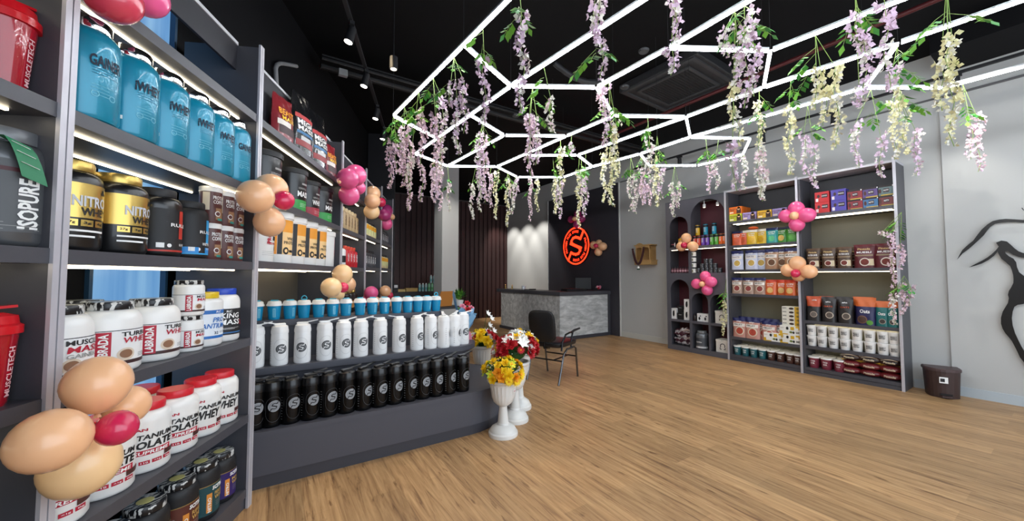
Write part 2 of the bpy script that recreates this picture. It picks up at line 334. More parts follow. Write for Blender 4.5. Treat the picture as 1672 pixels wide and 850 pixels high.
def dec_rule(c):
    def f(d, mp, r, h):
        d_rect(d, mp, -r * 1.5, r * 1.6, h * .07, h * .7, BMAT, .0008, 16); d_text(d, mp, '1', r * .5, h * .48, r * .3, h * .42, c, off=.0022, bold=.04)
        d_text(d, mp, 'RULE', r * .35, h * .47, r * .85, h * .05, TXW, off=.0034); d_rect(d, mp, -r * 1.5, r * 1.6, h * .075, h * .1, c, .0016, 16)
        d_text(d, mp, 'R1 PROTEIN', r * .75, h * .18, r * .7, h * .035, TXW); d_rect(d, mp, -r * .6, -r * .3, h * .13, h * .2, TXW, .002); d_disc(d, mp, -r * .1, h * .165, .009, .009, TXW)
    return f
J_rule = jar('supplement_tub', 'tub', .096, .32, BPL, BMAT, dec_rule(M('#c23528')), sh=.86, neck=.68, ribbed=True)
def dec_rule2(d, mp, r, h):
    dec_rule(M('#2f9fdc'))(d, mp, r, h); d_rect(d, mp, -r * 1.4, -r * .1, h * .1, h * .2, M('#2f8fd8'), .002, 10); d_rect(d, mp, r * .3, r * 1.2, h * .1, h * .2, M('#2f8fd8'), .002, 10); d_text(d, mp, 'WHEY PROTEIN', r * .55, h * .26, r * .9, h * .05, TXW)
J_rule2 = jar('supplement_tub', 'tub', .088, .30, BMAT, BMAT, dec_rule2, sh=.84, neck=.74, ribbed=True)
def can(name, cat, r, h, body, lidm, decal=None, taper=0, lidh=.08, lidr=1.05, n=24, rim=None):
    root = E_(name, cat=cat, label='x'); pr = [(r * (1 - taper) * .96, 0), (r * (1 - taper), h * .02), (r, h * (1 - lidh))]
    MB().lathe(pr, body, n).build('body', root)
    if lidm: MB().lathe([(r * lidr, h * (1 - lidh)), (r * lidr, h * .985), (r * lidr * .96, h)], lidm, n).build('lid', root)
    if decal: d = MB(); decal(d, cylmap(profr(pr)), r, h); d.build('label_print', root)
    return Proto(root)
def dec_coffee(d, mp, r, h):
    d_rect(d, mp, -r * 1.4, -r * .75, h * .35, h * .84, M('#ded2bb'), .001, 6); d_text(d, mp, 'PROTEIN', r * .1, h * .7, r * 1.15, h * .1, TXW); d_text(d, mp, 'COFFEE', r * .1, h * .58, r * 1.1, h * .1, TXW)
    d_disc(d, mp, 0, h * .26, .015, .015, TXW); d_disc(d, mp, 0, h * .26, .011, .011, M('#5a2f2c'), .003); d_rect(d, mp, -r * .2, r * 1.3, h * .1, h * .42, M('#9a7350'), .0008, 6); d_rect(d, mp, 0, r * 1.2, h * .08, h * .14, M('#2d8f86'), .0012, 5)
K_coffee = can('coffee_canister', 'canister', .052, .205, M('#5a2f2c', .35), WHITE, dec_coffee, lidh=.14)
def dec_lab(a, b, c):
    def f(d, mp, r, h):
        d_rect(d, mp, -r * 1.9, r * 1.9, h * .12, h * .60, M('#e9e9e9'), .001, 22); d_rect(d, mp, -r * 1.9, r * 1.9, h * .12, h * .17, M('#3a2020'), .0014, 22); d_rect(d, mp, -r * 1.9, r * 1.9, h * .595, h * .605, TXK, .0014, 22)
        d_rect(d, mp, -r * .80, -r * .38, h * .14, h * .585, TXR, .0016, 4, 1); d_text(d, mp, 'LABRADA', -r * .59, h * .36, h * .40, r * .26, TXW, rot=PI / 2, off=.003, bold=.03)
        d_text(d, mp, a, r * .46, h * .54, r * 1.15, h * .065, TXK, off=.003); d_text(d, mp, b, r * .48, h * .455, r * 1.1, h * .08, TXR, off=.003, slant=.15)
        if c: d_text(d, mp, c, r * .4, h * .375, r * 1.0, h * .055, TXG, off=.003)
        d_disc(d, mp, r * .05, h * .26, r * .28, h * .09, M('#d8c8b4'), .002); d_disc(d, mp, r * .05, h * .265, r * .2, h * .06, M('#8a6248'), .003); small_lines(d, mp, r * .5, r * 1.2, h * .25, TXK, 3)
    return f
J_lab1 = jar('supplement_tub', 'tub', .105, .285, WHITE, SWIRL, dec_lab('MUSCLE', 'MASS', 'GAINER'), sh=.80, neck=.68)
J_lab2 = jar('supplement_tub', 'tub', .105, .285, WHITE, SWIRL, dec_lab('TURBO', 'WHEY', None), sh=.80, neck=.68)
J_lab3 = jar('supplement_tub', 'tub', .066, .183, WHITE, SWIRL, dec_lab('MUSCLE', 'MASS', None), sh=.9, neck=.84)
def dec_ant(d, mp, r, h):
    d_rect(d, mp, -r * 1.5, r * 1.5, h * .15, h * .66, M('#dfe6ee'), .001, 18); d_rect(d, mp, -r * 1.5, r * 1.5, h * .60, h * .67, M('#2368b4'), .0014, 18); d_rect(d, mp, -r * 1.5, r * 1.5, h * .15, h * .2, M('#2368b4'), .0014, 18)
    d_text(d, mp, 'PRO', r * .25, h * .49, r * .7, h * .09, M('#2368b4'), slant=.2, off=.003); d_text(d, mp, 'ANTIUM', 0, h * .38, r * 1.3, h * .09, M('#2368b4'), slant=.2, off=.003); d_text(d, mp, '32', r * .1, h * .25, r * .25, h * .05, TXN); d_text(d, mp, 'RC', r * .2, h * .635, r * .3, h * .04, TXW, slant=.2, off=.003); small_lines(d, mp, r * .3, r * .9, h * .27, TXN, 2)
J_ant = jar('supplement_tub', 'tub', .094, .30, WHITE, M('#d7b520', .3), dec_ant, sh=.94, neck=.72)
def dec_king(d, mp, r, h):
    d_rect(d, mp, -r * 1.5, r * 1.5, h * .13, h * .62, BMAT, .001, 18); d_text(d, mp, 'KING', 0, h * .49, r * 1.1, h * .095, TXW, slant=.1, off=.003); d_text(d, mp, 'MASS', 0, h * .37, r * 1.25, h * .1, TXW, slant=.1, off=.003)
    d_text(d, mp, 'XL', r * .75, h * .35, r * .3, h * .09, TXR, off=.0036); d_text(d, mp, 'RC', -r * .1, h * .57, r * .3, h * .04, TXW); small_lines(d, mp, -r * .5, r * .6, h * .26, TXW, 2); d_rect(d, mp, -r * 1.5, r * 1.5, h * .16, h * .18, M('#2f6fae'), .002, 18)
J_king = jar('supplement_tub', 'tub', .092, .315, WHITE, M('#2147b8', .35), dec_king, sh=.84, neck=.72)
def dec_san(b1, b2, sup):
    def f(d, mp, r, h):
        d_text(d, mp, 'SAN', -r * .45, h * .64, r * .55, h * .04, TXR, off=.002, bold=.04); d_text(d, mp, 'TITANIUM', 0, h * .53, r * 1.75, h * .075, TXK, slant=.15, bold=.03); d_text(d, mp, b1, 0, h * .42 if sup else h * .39, r * (1.75 if sup else 1.3), h * (.11 if sup else .15), TXK, slant=.15, bold=.04)
        if sup: d_rect(d, mp, -r * .8, r * .8, h * .27, h * .345, TXR, .0014, 12); d_text(d, mp, 'SUPREME', r * .02, h * .307, r * 1.3, h * .05, TXW, slant=.15, off=.003)
        for k in range(4):
            d_rect(d, mp, -r * .9 + k * r * .45, -r * .9 + k * r * .45 + r * .38, h * .14, h * .19, TXR, .0016, 3)
            d_text(d, mp, ('28g', '110', '<1g', '0g')[k], -r * .71 + k * r * .45, h * .165, r * .25, h * .022, TXW, off=.003)
        d_rect(d, mp, r * .5, r * 1.3, h * .2, h * .27, M('#4a2a26'), .0012, 5)
    return f
REDL = M('#cf2130', .35)
J_san1 = jar('supplement_tub', 'tub', .094, .30, WHITE, REDL, dec_san('ISOLATE', '', True), sh=.86, neck=.7)
J_san2 = jar('supplement_tub', 'tub', .094, .30, WHITE, REDL, dec_san('WHEY', '', False), sh=.86, neck=.7)
def dec_sci(col, t):
    def f(d, mp, r, h):
        d_rect(d, mp, -r * 1.8, r * 1.8, h * .1, h * .62, M(col, .4), .001, 20); d_rect(d, mp, -r * 1.8, r * 1.8, h * .61, h * .625, M('#a08a58', .3, .6), .0014, 20)
        d_text(d, mp, 'SCITRON', r * .6, h * .55, r * 1.1, h * .07, TXW, off=.003, bold=.04, slant=.1); d_rect(d, mp, -r * .25, r * .05, h * .14, h * .47, M('#d98a34'), .0016, 3); d_text(d, mp, 'NITRO', -r * .1, h * .27, h * .26, r * .18, TXW, rot=PI / 2, off=.003)
        d_text(d, mp, t, r * .65, h * .44, r * .9, h * .06, M('#c9a25a'), off=.003); d_text(d, mp, 'WHEY', r * .65, h * .36, r * .9, h * .07, M('#c9a25a'), off=.003); small_lines(d, mp, r * .3, r * 1.0, h * .28, TXG, 3, .01)
        small_lines(d, mp, -r * 1.0, -r * .6, h * .45, TXG, 9, .012, .003)
    return f
LIDD = M('#d8cf84', .4)
J_sci1 = jar('supplement_tub', 'tub', .088, .30, BMAT, SWIRL, dec_sci('#12444a', 'PERFECT'), sh=.86, neck=.78, liddisc=LIDD)
J_sci2 = jar('supplement_tub', 'tub', .088, .30, BMAT, SWIRL, dec_sci('#5a2b22', 'RIPPED'), sh=.86, neck=.78, liddisc=LIDD)
J_sci3 = jar('supplement_tub', 'tub', .084, .28, BMAT, SWIRL, dec_sci('#2a1a5e', 'MASS'), sh=.86, neck=.78, liddisc=LIDD)
def dec_iso(d, mp, r, h):
    d_rect(d, mp, -r * 1.6, r * 1.6, h * .12, h * .72, M('#4d4f52', .45), .001, 20); d_rect(d, mp, -r * 1.6, r * 1.6, h * .62, h * .655, M('#4a1a22'), .0016, 20); d_text(d, mp, 'ISOPURE', r * .34, h * .36, h * .42, r * .42, TXW, rot=PI / 2, bold=.03, off=.003)
    d_disc(d, mp, -r * .62, h * .52, r * .38, r * .38, M('#4a1a22')); d_text(d, mp, 'RICH', -r * .62, h * .545, r * .4, h * .035, TXW, off=.003); d_text(d, mp, 'TASTE', -r * .62, h * .50, r * .45, h * .03, TXW, off=.003); small_lines(d, mp, -r * .5, r * .9, h * .2, TXG, 3, .01)
J_iso = jar('supplement_tub', 'tub', .115, .37, M('#5b5d60', .3, .4, coat=.3), M('#6d6f72', .35, .3), dec_iso, sh=.84, neck=.74)
def dec_mass(c, t, n2=''):
    def f(d, mp, r, h):
        d_rect(d, mp, -r * 1.5, r * 1.7, h * .04, h * .28, M(c, .4), .001, 20); d_text(d, mp, t, r * .3, h * .42, r * 1.0, h * .13, TXW, bold=.03); d_text(d, mp, 'SERIOUS', r * .2, h * .55, r * .7, h * .045, TXG); d_rect(d, mp, r * .1, r * .7, h * .64, h * .68, TXG, .002, 4)
        small_lines(d, mp, 0, r * .8, h * .2, TXW, 3, .012)
    return f
K_mass = can('supplement_tub', 'tub', .125, .37, BPL, BMAT, dec_mass('#2f9a44', 'MASS'), taper=.06, lidh=.12, lidr=1.07, n=32)
K_massr = can('supplement_tub', 'tub', .115, .35, BPL, BMAT, dec_mass('#a32638', 'WHEY'), taper=.06, lidh=.12, lidr=1.07, n=32)
def dec_or(d, mp, r, h):
    for k in (-1, 1): d_rect(d, mp, k * r * 1.25 - r * .45, k * r * 1.25 + r * .45, h * .17, h * .84, M('#e8921c', .4), .001, 8)
    d_rect(d, mp, -r * .78, -r * .5, h * .17, h * .84, TXK, .0012, 3); d_rect(d, mp, -r * .5, r * .78, h * .17, h * .84, M('#efc98e'), .001, 10); d_rect(d, mp, -r * .5, r * .78, h * .6, h * .84, M('#e89a30'), .0012, 10)
    d_text(d, mp, 'WHEY', r * .2, h * .48, r * .8, h * .06, TXK); d_text(d, mp, 'PROTEIN', r * .15, h * .4, r * 1.1, h * .06, TXK); d_disc(d, mp, -r * .25, h * .24, r * .2, h * .07, TXK, .003); d_disc(d, mp, -r * .25, h * .24, r * .1, h * .035, M('#efc98e'), .004); d_rect(d, mp, 0, r * .6, h * .215, h * .26, TXK, .002, 5)
K_or = can('protein_bucket', 'bucket', .120, .405, WHITE, WHITE, dec_or, taper=.05, lidh=.13, lidr=1.07, n=32)
def dec_pw(d, mp, r, h):
    d_text(d, mp, 'PROTEIN', -r * .1, h * .56, h * .4, r * .28, TXR, rot=PI / 2, bold=.04); d_text(d, mp, '100% WHEY', r * .2, h * .36, r * .9, h * .05, TXR); d_rect(d, mp, r * .2, r * .8, h * .42, h * .5, TXK, .002, 5); small_lines(d, mp, -r * .5, r * .8, h * .2, TXG, 3, .012); d_disc(d, mp, r * .5, h * .27, .012, .02, TXK)
K_pw = can('protein_bucket', 'bucket', .120, .37, WHITE, WHITE, dec_pw, taper=.05, lidh=.13, lidr=1.07, n=32)
def bottle(name, r, h, body, capm, decal=None, cap=.16, extra=None, catg='bottle'):
    root = E_(name, cat=catg, label='x'); pr = [(r * .92, 0), (r, h * .03), (r, h * (.9 - cap)), (r * .85, h * (.96 - cap)), (r * .45, h * (1 - cap))]
    MB().lathe(pr, body, 20).build('body', root); MB().lathe([(r * .5, h * (1 - cap)), (r * .55, h * .97), (r * .45, h)], capm, 16).build('cap', root)
    if decal: d = MB(); decal(d, cylmap(profr(pr)), r, h); d.build('label_print', root)
    return Proto(root)
# ---- shakers and jugs
def shaker(bodym, capm, lid=WHITE):
    root = E_('shaker_cup', cat='shaker', label='x'); r, h = .052, .165; pr = [(r * .80, 0), (r * .82, .004), (r, h * .70)]
    MB().lathe(pr, bodym, 24).build('cup', root)
    MB().lathe([(r * 1.14, h * .70), (r * 1.14, h * .76), (r * 1.04, h * .80), (r * .98, h * .9), (r * .8, h * .945), (.01, h * .95)], lid, 24).build('lid', root)
    MB().box(-.028, .030, -.014, .014, h * .94, h * 1.0, capm, .003).build('flip_cap', root)
    d = MB(); mp = cylmap(profr(pr)); d_rect(d, mp, .006, .026, h * .12, h * .58, M('#7fc6dc'), .0012, 3); d_text(d, mp, 'SHAKER', .016, h * .35, h * .4, .010, bodym, rot=PI / 2); d.build('label_print', root)
    return Proto(root)
TEAL = M('#1391bf', .35, name='turquoise_plastic')
P_shaker = shaker(TEAL, M('#2aa6c4', .4))
def shaker_loop():
    root = E_('shaker_cup', cat='shaker', label='x'); r, h = .052, .165; pr = [(r * .80, 0), (r * .82, .004), (r, h * .70)]
    MB().lathe(pr, TEAL, 24).build('cup', root); MB().lathe([(r * 1.14, h * .70), (r * 1.14, h * .76), (r * 1.04, h * .80), (r * .98, h * .9), (r * .8, h * .945), (.01, h * .95)], WHITE, 24).build('lid', root)
    MB().box(-.02, .02, -.014, .014, h * .94, h * 1.01, M('#2aa6c4', .4), .003).build('flip_cap', root)
    MB().tube([(-.022 * math.cos(t), 0, h * 1.0 + .03 * math.sin(t)) for t in [PI * k / 8 for k in range(9)]], .005, M('#2aa6c4', .4), 8).build('carry_loop', root)
    return Proto(root)
P_shloop = shaker_loop()
def jug(h, r, body, lidm, dark, lightm, raised, flip=1, emh=.385):
    root = E_('sports_bottle', cat='bottle', label='x')
    pr = [(r * .93, 0), (r * .98, h * .02), (r, h * .06), (r * .985, h * .62), (r * .95, h * .735)]
    MB().lathe(pr, body, 28).build('body', root)
    MB().lathe([(r * .99, h * .735), (r * .99, h * .80), (r * .95, h * .83), (r * .90, h * .895), (r * .6, h * .93), (.01, h * .935)], lidm, 28).build('lid', root)
    c = MB(); c.box(-r * .7, r * .62, -r * .3, r * .3, h * .925, h * .968, lidm, .004)
    c.bar((flip * r * .3, 0, h * .955), (flip * r * 1.75, 0, h * 1.01), r * .42, h * .02, lidm); c.build('carry_handle', root)
    d = MB(); mp = cylmap(profr(pr)); u0 = .0
    d_ring(d, mp, u0, h * .30, r * .72, r * .76, raised, .002, PI, 2 * PI, 18, 1.3); d_line(d, mp, [(u0 - r * .74, h * .30), (u0 - r * .74, h * .46)], .003, raised, .002); d_line(d, mp, [(u0 + r * .74, h * .30), (u0 + r * .74, h * .46)], .003, raised, .002); d_ring(d, mp, u0, h * .46, r * .72, r * .76, raised, .002, 0, PI, 18, 1.1)
    for k in range(9): d_line(d, mp, [(-r * 1.35, h * (.12 + .055 * k)), (-r * 1.2, h * (.12 + .055 * k))], .002, dark, .002)
    d.build('moulded_outline', root)
    d = MB(); logo(d, mp, r * .06, h * emh, r * .60, dark, lightm); d.build('emblem', root)
    return Proto(root)
P_white = jug(.335, .062, M('#f3f3f3', .28, coat=.4), M('#eeeeee', .3), M('#45484c'), M('#f3f3f3', .28), M('#d3d3d3'))
P_white2 = jug(.335, .062, M('#f3f3f3', .28, coat=.4), M('#eeeeee', .3), M('#45484c'), M('#f3f3f3', .28), M('#d3d3d3'), flip=-1)
P_black = jug(.345, .066, M('#070708', .25, spec=.3), M('#101012', .28), M('#9b9ea2'), M('#0e0d0e'), M('#3a3a3c'), emh=.43)
P_black2 = jug(.345, .066, M('#070708', .25, spec=.3), M('#101012', .28), M('#9b9ea2'), M('#0e0d0e'), M('#3a3a3c'), flip=-1, emh=.43)
def red_shaker(h=.30):
    root = E_('shaker_cup', cat='shaker', label='x'); r = .068; RED = M('#a40f22', .12, coat=.6); pr = [(r * .72, 0), (r * .76, h * .03), (r, h * .72)]
    MB().lathe(pr, RED, 32).build('cup', root); MB().lathe([(r * 1.12, h * .72), (r * 1.12, h * .80), (r * 1.0, h * .82), (r * .95, h * .9), (r * .55, h * .93), (.01, h * .94)], M('#c8141f', .25), 32).build('lid', root)
    b = MB(); b.lathe([(.022, h * .93), (.022, h * .97), (.018, h * .98)], M('#c8141f', .25), 18, c=(-.02, 0, 0)); b.bar((-.02, 0, h * .97), (.06, 0, h * .99), .035, .008, M('#c8141f', .25)); b.build('flip_cap', root)
    d = MB(); mp = cylmap(profr(pr)); d_text(d, mp, 'MUSCLETECH', r * .55, h * .34, h * .5, .02, M('#e8b8bc'), rot=PI / 2); d.build('lettering', root)
    return Proto(root)
P_red = red_shaker()
# ---- pouches, cartons, small tubs
def pouch(name, cat, wd, h, t, body, top=None, topf=.2, text=(), disc=None, zone=None, neck=1.0, crown=False):
    root = E_(name, cat=cat, label='x')
    def depth(u, v):
        a = max(0., 1 - abs(2 * u / wd) ** 3); vv = v / h; b = 1 if vv < .12 else max(0., 1 - ((vv - .12) / .88) ** 2.2); return t / 2 * (a ** .6) * (.35 + .65 * b if vv < .12 else b) + .002
    def wsc(v): vv = v / h; return 1 - (1 - neck) * max(0, (vv - .6) / .4) if neck < 1 else 1 - .05 * math.sin(vv * PI)
    wr = lambda u, v: .0045 * math.sin(u * 60 + v * 40) * (v / h)
    def mp(u, v, off): return (u * wsc(v), -depth(u, v) - wr(u, v) - off - .001, v)
    b = MB(); nu, nv = 10, 12
    for side in (-1, 1):
        vs = [((-wd / 2 + wd * i / nu) * wsc(h * j / nv), side * (depth(-wd / 2 + wd * i / nu, h * j / nv)) - wr(-wd / 2 + wd * i / nu, h * j / nv), h * j / nv) for j in range(nv + 1) for i in range(nu + 1)]
        for j in range(nv):
            m_ = top if (top and j / nv >= 1 - topf) else body
            q = [(j * (nu + 1) + i, j * (nu + 1) + i + 1, (j + 1) * (nu + 1) + i + 1, (j + 1) * (nu + 1) + i) for i in range(nu)]
            if side > 0: q = [x[::-1] for x in q]
            used = sorted({k for f in q for k in f}); mpn = {k: n for n, k in enumerate(used)}
            b.add([vs[k] for k in used], [tuple(mpn[k] for k in f) for f in q], m_, True)
    b.build('bag', root)
    d = MB()
    if zone: 
        for (u0, u1, v0, v1, m_) in zone: d_rect(d, mp, u0 * wd / 2, u1 * wd / 2, v0 * h, v1 * h, m_, .0016, 6, 5)
    if disc:
        for (u, v, ru, m_, m2) in disc: d_disc(d, mp, u * wd / 2, v * h, ru * wd / 2, ru * wd / 2, m_, .003); d_disc(d, mp, u * wd / 2, v * h, ru * wd / 2 * .78, ru * wd / 2 * .78, m2, .0042)
    for (s_, u, v, w2, h2, m_) in text: d_text(d, mp, s_, u * wd / 2, v * h, w2 * wd, h2 * h, m_, off=.0048)
    if d.v: d.build('label_print', root)
    return Proto(root)
def carton(name, cat, wd, h, dp, col, text=(), rects=(), side=None, discs=()):
    root = E_(name, cat=cat, label='x'); MB().box(-wd / 2, wd / 2, 0, dp, 0, h, M(col, .45), .0015).build('box', root)
    d = MB(); mp = flat(0)
    for k, (u0, u1, v0, v1, m_) in enumerate(rects): d_rect(d, mp, u0 * wd / 2, u1 * wd / 2, v0 * h, v1 * h, m_, .0008 + .0003 * k, 1)
    for (u, v, ru, rv, m_) in discs: d_disc(d, mp, u * wd / 2, v * h, ru * wd / 2, rv * h, m_, .0030)
    for (s_, u, v, w2, h2, m_) in text: d_text(d, mp, s_, u * wd / 2, v * h, w2 * wd, h2 * h, m_, off=.0042)
    if d.v: d.build('label_print', root)
    return Proto(root)

# ================================================================== THE ROOM
struct('floor', MB().box(-3.6, 7.4, -1.9, 11.9, -.1, 0, FLOOR))
struct('ceiling', MB().box(-3.6, 7.4, -1.9, 11.9, 4.3, 4.4, BLACK))
# right wall: one plaster wall with a shallow pier towards the street end
b = MB(); b.box(7.08, 7.3, .95, 11.6, 0, 4.3, WALL); b.box(7.05, 7.3, -1.9, .95, 0, 4.3, WALL); struct('wall_right', b)
struct('trim_1', MB().box(7.03, 7.079, 6.16, 8.88, 0, 3.74, WALLD))          # charcoal feature panel behind the counter
struct('trim_2', MB().box(7.01, 7.079, 8.884, 8.905, 0, 3.74, M('#d8d8d4', .4)))
struct('trim_3', MB().box(7.05, 7.079, 6.135, 6.158, 0, 3.74, M('#d8d8d4', .4)))
struct('baseboard_right', MB().box(7.066, 7.0799, 4.64, 6.13, 0, .12, M('#c3c3bc', .5)).box(7.036, 7.0499, -1.9, .94, 0, .11, M('#b6c0c6', .5)).box(7.066, 7.0799, .96, 1.28, 0, .11, M('#b6c0c6', .5)))
# slatted back wall
b = MB(); b.box(.6, 7.08, 11.42, 11.6, 0, 4.3, BLACK); struct('wall_back', b)
b = MB(); x = 2.2
while x < 7.02: b.box(x, x + .115, 11.34, 11.42, 0, 3.96, SLAT); b.box(x + .115, x + .17, 11.39, 11.42, 0, 3.96, SLAT); x += .17
tag(b.build('slatted_wall_panel'), 'dark brown fluted wall panelling across the far end of the shop', 'wall panel')
struct('trim_4', MB().box(2.2, 7.06, 11.32, 11.419, 3.962, 4.0, M('#4a4444', .4)))
# pillar
b = MB(); b.box(3.55, 4.0, 8.8, 9.35, 0, 4.29, WALL); tag(b.build('pillar'), 'square pale grey concrete pillar between the two brown slatted panels', 'pillar')
# left wall (behind the diagonal shelving) with the daylit film window
def Lbox(mb, s0, s1, d0, d1, z0, z1, m, bev=0): return mb.box(s0, s1, d0, d1, z0, z1, m, bev)
b = MB()
for (s0, s1, z0, z1) in ((-2.9, -1.75, 0, 4.3), (-1.25, -.5, 0, 4.3), (0.0, 5.2, 0, 4.3), (-1.75, -1.25, 0, .3), (-.5, 0, 0, .3), (-1.75, -1.25, 3.4, 4.3), (-.5, 0, 3.4, 4.3)): b.box(s0, s1, .52, .68, z0, z1, BLK2)
struct('wall_left', b, LO, LROT)
for i, s0 in enumerate((-.5, -1.75)):
    wn = bpy.data.objects.new('window_%d' % (i + 1), None); C.collection.objects.link(wn); wn.location = LO; wn.rotation_euler.z = LROT; wn['kind'] = 'structure'
    f = MB(); f.box(s0 + .001, s0 + .02, .50, .60, .301, 3.399, M('#2b4a66', .4)); f.box(s0 + .48, s0 + .499, .50, .60, .301, 3.399, M('#2b4a66', .4)); f.build('window_frame', wn)
    MB().box(s0 + .021, s0 + .479, .53, .545, .301, 3.399, FILM).build('window_pane', wn)
# far left return wall, so the corner beyond the last bay is closed
struct('trim_5', MB().box(4.985, 5.06, -.02, .50, 0, 4.29, LAMD), LO, LROT)

# ================================================================== LEFT SHELVING
VZ = 2.79; LAMD2 = M('#2c2c32', .5, name='dark_valance')
LZ = [2.50, 2.02, 1.54, 1.06, .58, .12]
def bay(name, s0, s1, zs, label, back, plinth=True):
    root = E_(name, LO, LROT, label, 'shelf unit', 'charcoal display shelving along the left wall')
    D = .44
    for a in (s0 + .002, s1 - .022): MB().box(a, a + .02, .004, D, 0, 2.95, LAM).build('side_panel', root)
    for a in (s0 + .001, s1 - .022): MB().box(a, a + .0205, -.010, .003, 0, 2.97, ALU).build('edge_trim', root)
    for z in zs: MB().box(s0 + .023, s1 - .023, 0, D - .012, z - .05, z, LAM).build('shelf', root)
    if plinth: MB().box(s0 + .023, s1 - .023, .01, D - .012, 0, .068, LAM).build('plinth', root)
    if back: MB().box(s0 + .023, s1 - .023, D - .011, D, .07, 2.95, LAMB if back == 1 else LAMD).build('back_panel', root)
    MB().box(s0 + .023, s1 - .023, .132, .148, VZ if not back else zs[0] + .001, 2.95, LAMD2).build('valance', root)
    MB().box(s0 + .023, s1 - .023, .125, .150, 2.951, 2.972, ALUW).build('top_trim', root)
    for z in zs:
        if z < .8: continue
        for d0 in (.075, .325): MB().box(s0 + .06, s1 - .08, d0, d0 + .011, z - .058, z - .0505, LED).build('light_strip', root)
    return root
bay('shelf_unit', -2.95, -1.192, LZ, 'charcoal shelf bay nearest the camera, holding red shakers and a grey tub', 1)
bay('shelf_unit', -1.19, -.002, LZ, 'open backed charcoal shelf bay stocked with turquoise, gold and white tubs', 0)
bay('shelf_unit', 0, 1.738, [2.5, 2.0, 1.55], 'wide charcoal shelf bay behind the stepped platform, with orange buckets', 1, False)
bay('shelf_unit', 1.74, 2.808, [2.47, 2.0, 1.56, .98, .12], 'charcoal shelf bay with blue, beige and red bottles', 1)
bay('shelf_unit', 2.81, 3.868, [2.47, 2.04, 1.58, .98, .12], 'charcoal shelf bay with yellow labelled bottles, second from the far end', 1)
bay('shelf_unit', 3.87, 4.93, [2.47, 2.04, 1.59, .98, .12], 'charcoal shelf bay at the far end of the left wall', 1)

def putL(P, x, y, d, z, label, group, dr=0, s=None, sc=1):
    if s is None: s = PLs(x, y, d)[0]
    s = clampx(P, s, sc, ((-1.168, -.024), (.022, 1.716), (1.762, 2.786), (2.832, 3.846), (3.892, 4.908)))
    return P.put(LW(s, d, z), LROT + R_(dr), label, group, sc)
# row 1: turquoise tubs
G = 'turquoise tubs on the top shelf of the second bay'
for i, s in enumerate((-1.04, -.85, -.665, -.48, -.30, -.127)):
    putL(J_gain if i in (0, 5) else J_whey, 0, 0, .092, 2.02, 'turquoise protein tub with silver lid, %s from the left in its row' % ORD[i], G, -12, s)
# row 2
G = 'tubs on the shelf under the turquoise tubs'
putL(J_gold, 0, 0, .12, 1.54, 'black tub with gold label and lid, left of the two', G, -20, -1.05)
putL(J_gold, 0, 0, .12, 1.54, 'black tub with gold label and lid, right of the two', G, -20, -.84)
putL(J_rule, 0, 0, .12, 1.54, 'black tub with a red figure one, beside the gold labelled tubs', G, -18, -.635)
putL(J_rule2, 0, 0, .12, 1.54, 'matt black tub with blue band beside the brown canisters', G, -18, -.43)
for k in range(2):
    for i, s in enumerate((-.30, -.185, -.075)):
        putL(K_coffee, 0, 0, .09, 1.54 + k * .206, 'brown coffee canister with white lid, %s row, %s from the left' % (('lower', 'upper')[k], ORD[i]), 'brown canisters stacked two high', -20, s)
# row 3
G = 'white tubs on the middle shelf of the second bay'
putL(J_lab1, 0, 0, .13, 1.06, 'white tub with red side band and black printed lid, beside the near post', G, -22, -1.06)
putL(J_lab2, 0, 0, .13, 1.06, 'white tub with red side band, second from the near post', G, -22, -.845)
putL(J_lab2, 0, 0, .13, 1.06, 'white tub with red side band, left of the stacked small tubs', G, -22, -.625)
putL(J_lab3, 0, 0, .10, 1.06, 'small white tub with printed lid, lower of the stacked pair', G, -22, -.43)
putL(J_lab3, 0, 0, .10, 1.244, 'small white tub with printed lid, upper of the stacked pair', G, -22, -.43)
putL(J_ant, 0, 0, .12, 1.06, 'white tub with yellow lid and blue label beside the stacked small tubs', G, -22, -.29)
putL(J_king, 0, 0, .12, 1.06, 'white tub with blue lid and black label at the row end', G, -30, -.118)
for i, s in enumerate((-1.02, -.74)): putL(J_lab1, 0, 0, .33, 1.06, 'white tub with printed lid in the back row, %s of two' % ('left', 'right')[i], G, -22, s)
# row 4
G = 'white tubs with red lids on the fourth shelf'
for i, (P, s) in enumerate(((J_san1, -1.05), (J_san1, -.855), (J_san1, -.66), (J_san1, -.475), (J_san2, -.29), (J_san2, -.125))):
    putL(P, 0, 0, .115, .58, 'white tub with red lid, %s from the left on its shelf' % ORD[i], G, -36, s)
putL(J_san1, 0, 0, .31, .58, 'white tub with red lid standing behind the front row', G, -36, -.42)
# row 5
G = 'black tubs on the bottom shelf of the second bay'
for i, (P, s) in enumerate(((J_sci2, -.84), (J_sci1, -.645), (J_sci2, -.45), (J_sci1, -.275), (J_sci3, -.11))):
    putL(P, 0, 0, .11, .12, 'black tub with black and white lid on the bottom shelf, %s from the left' % ORD[i], G, -25, s)
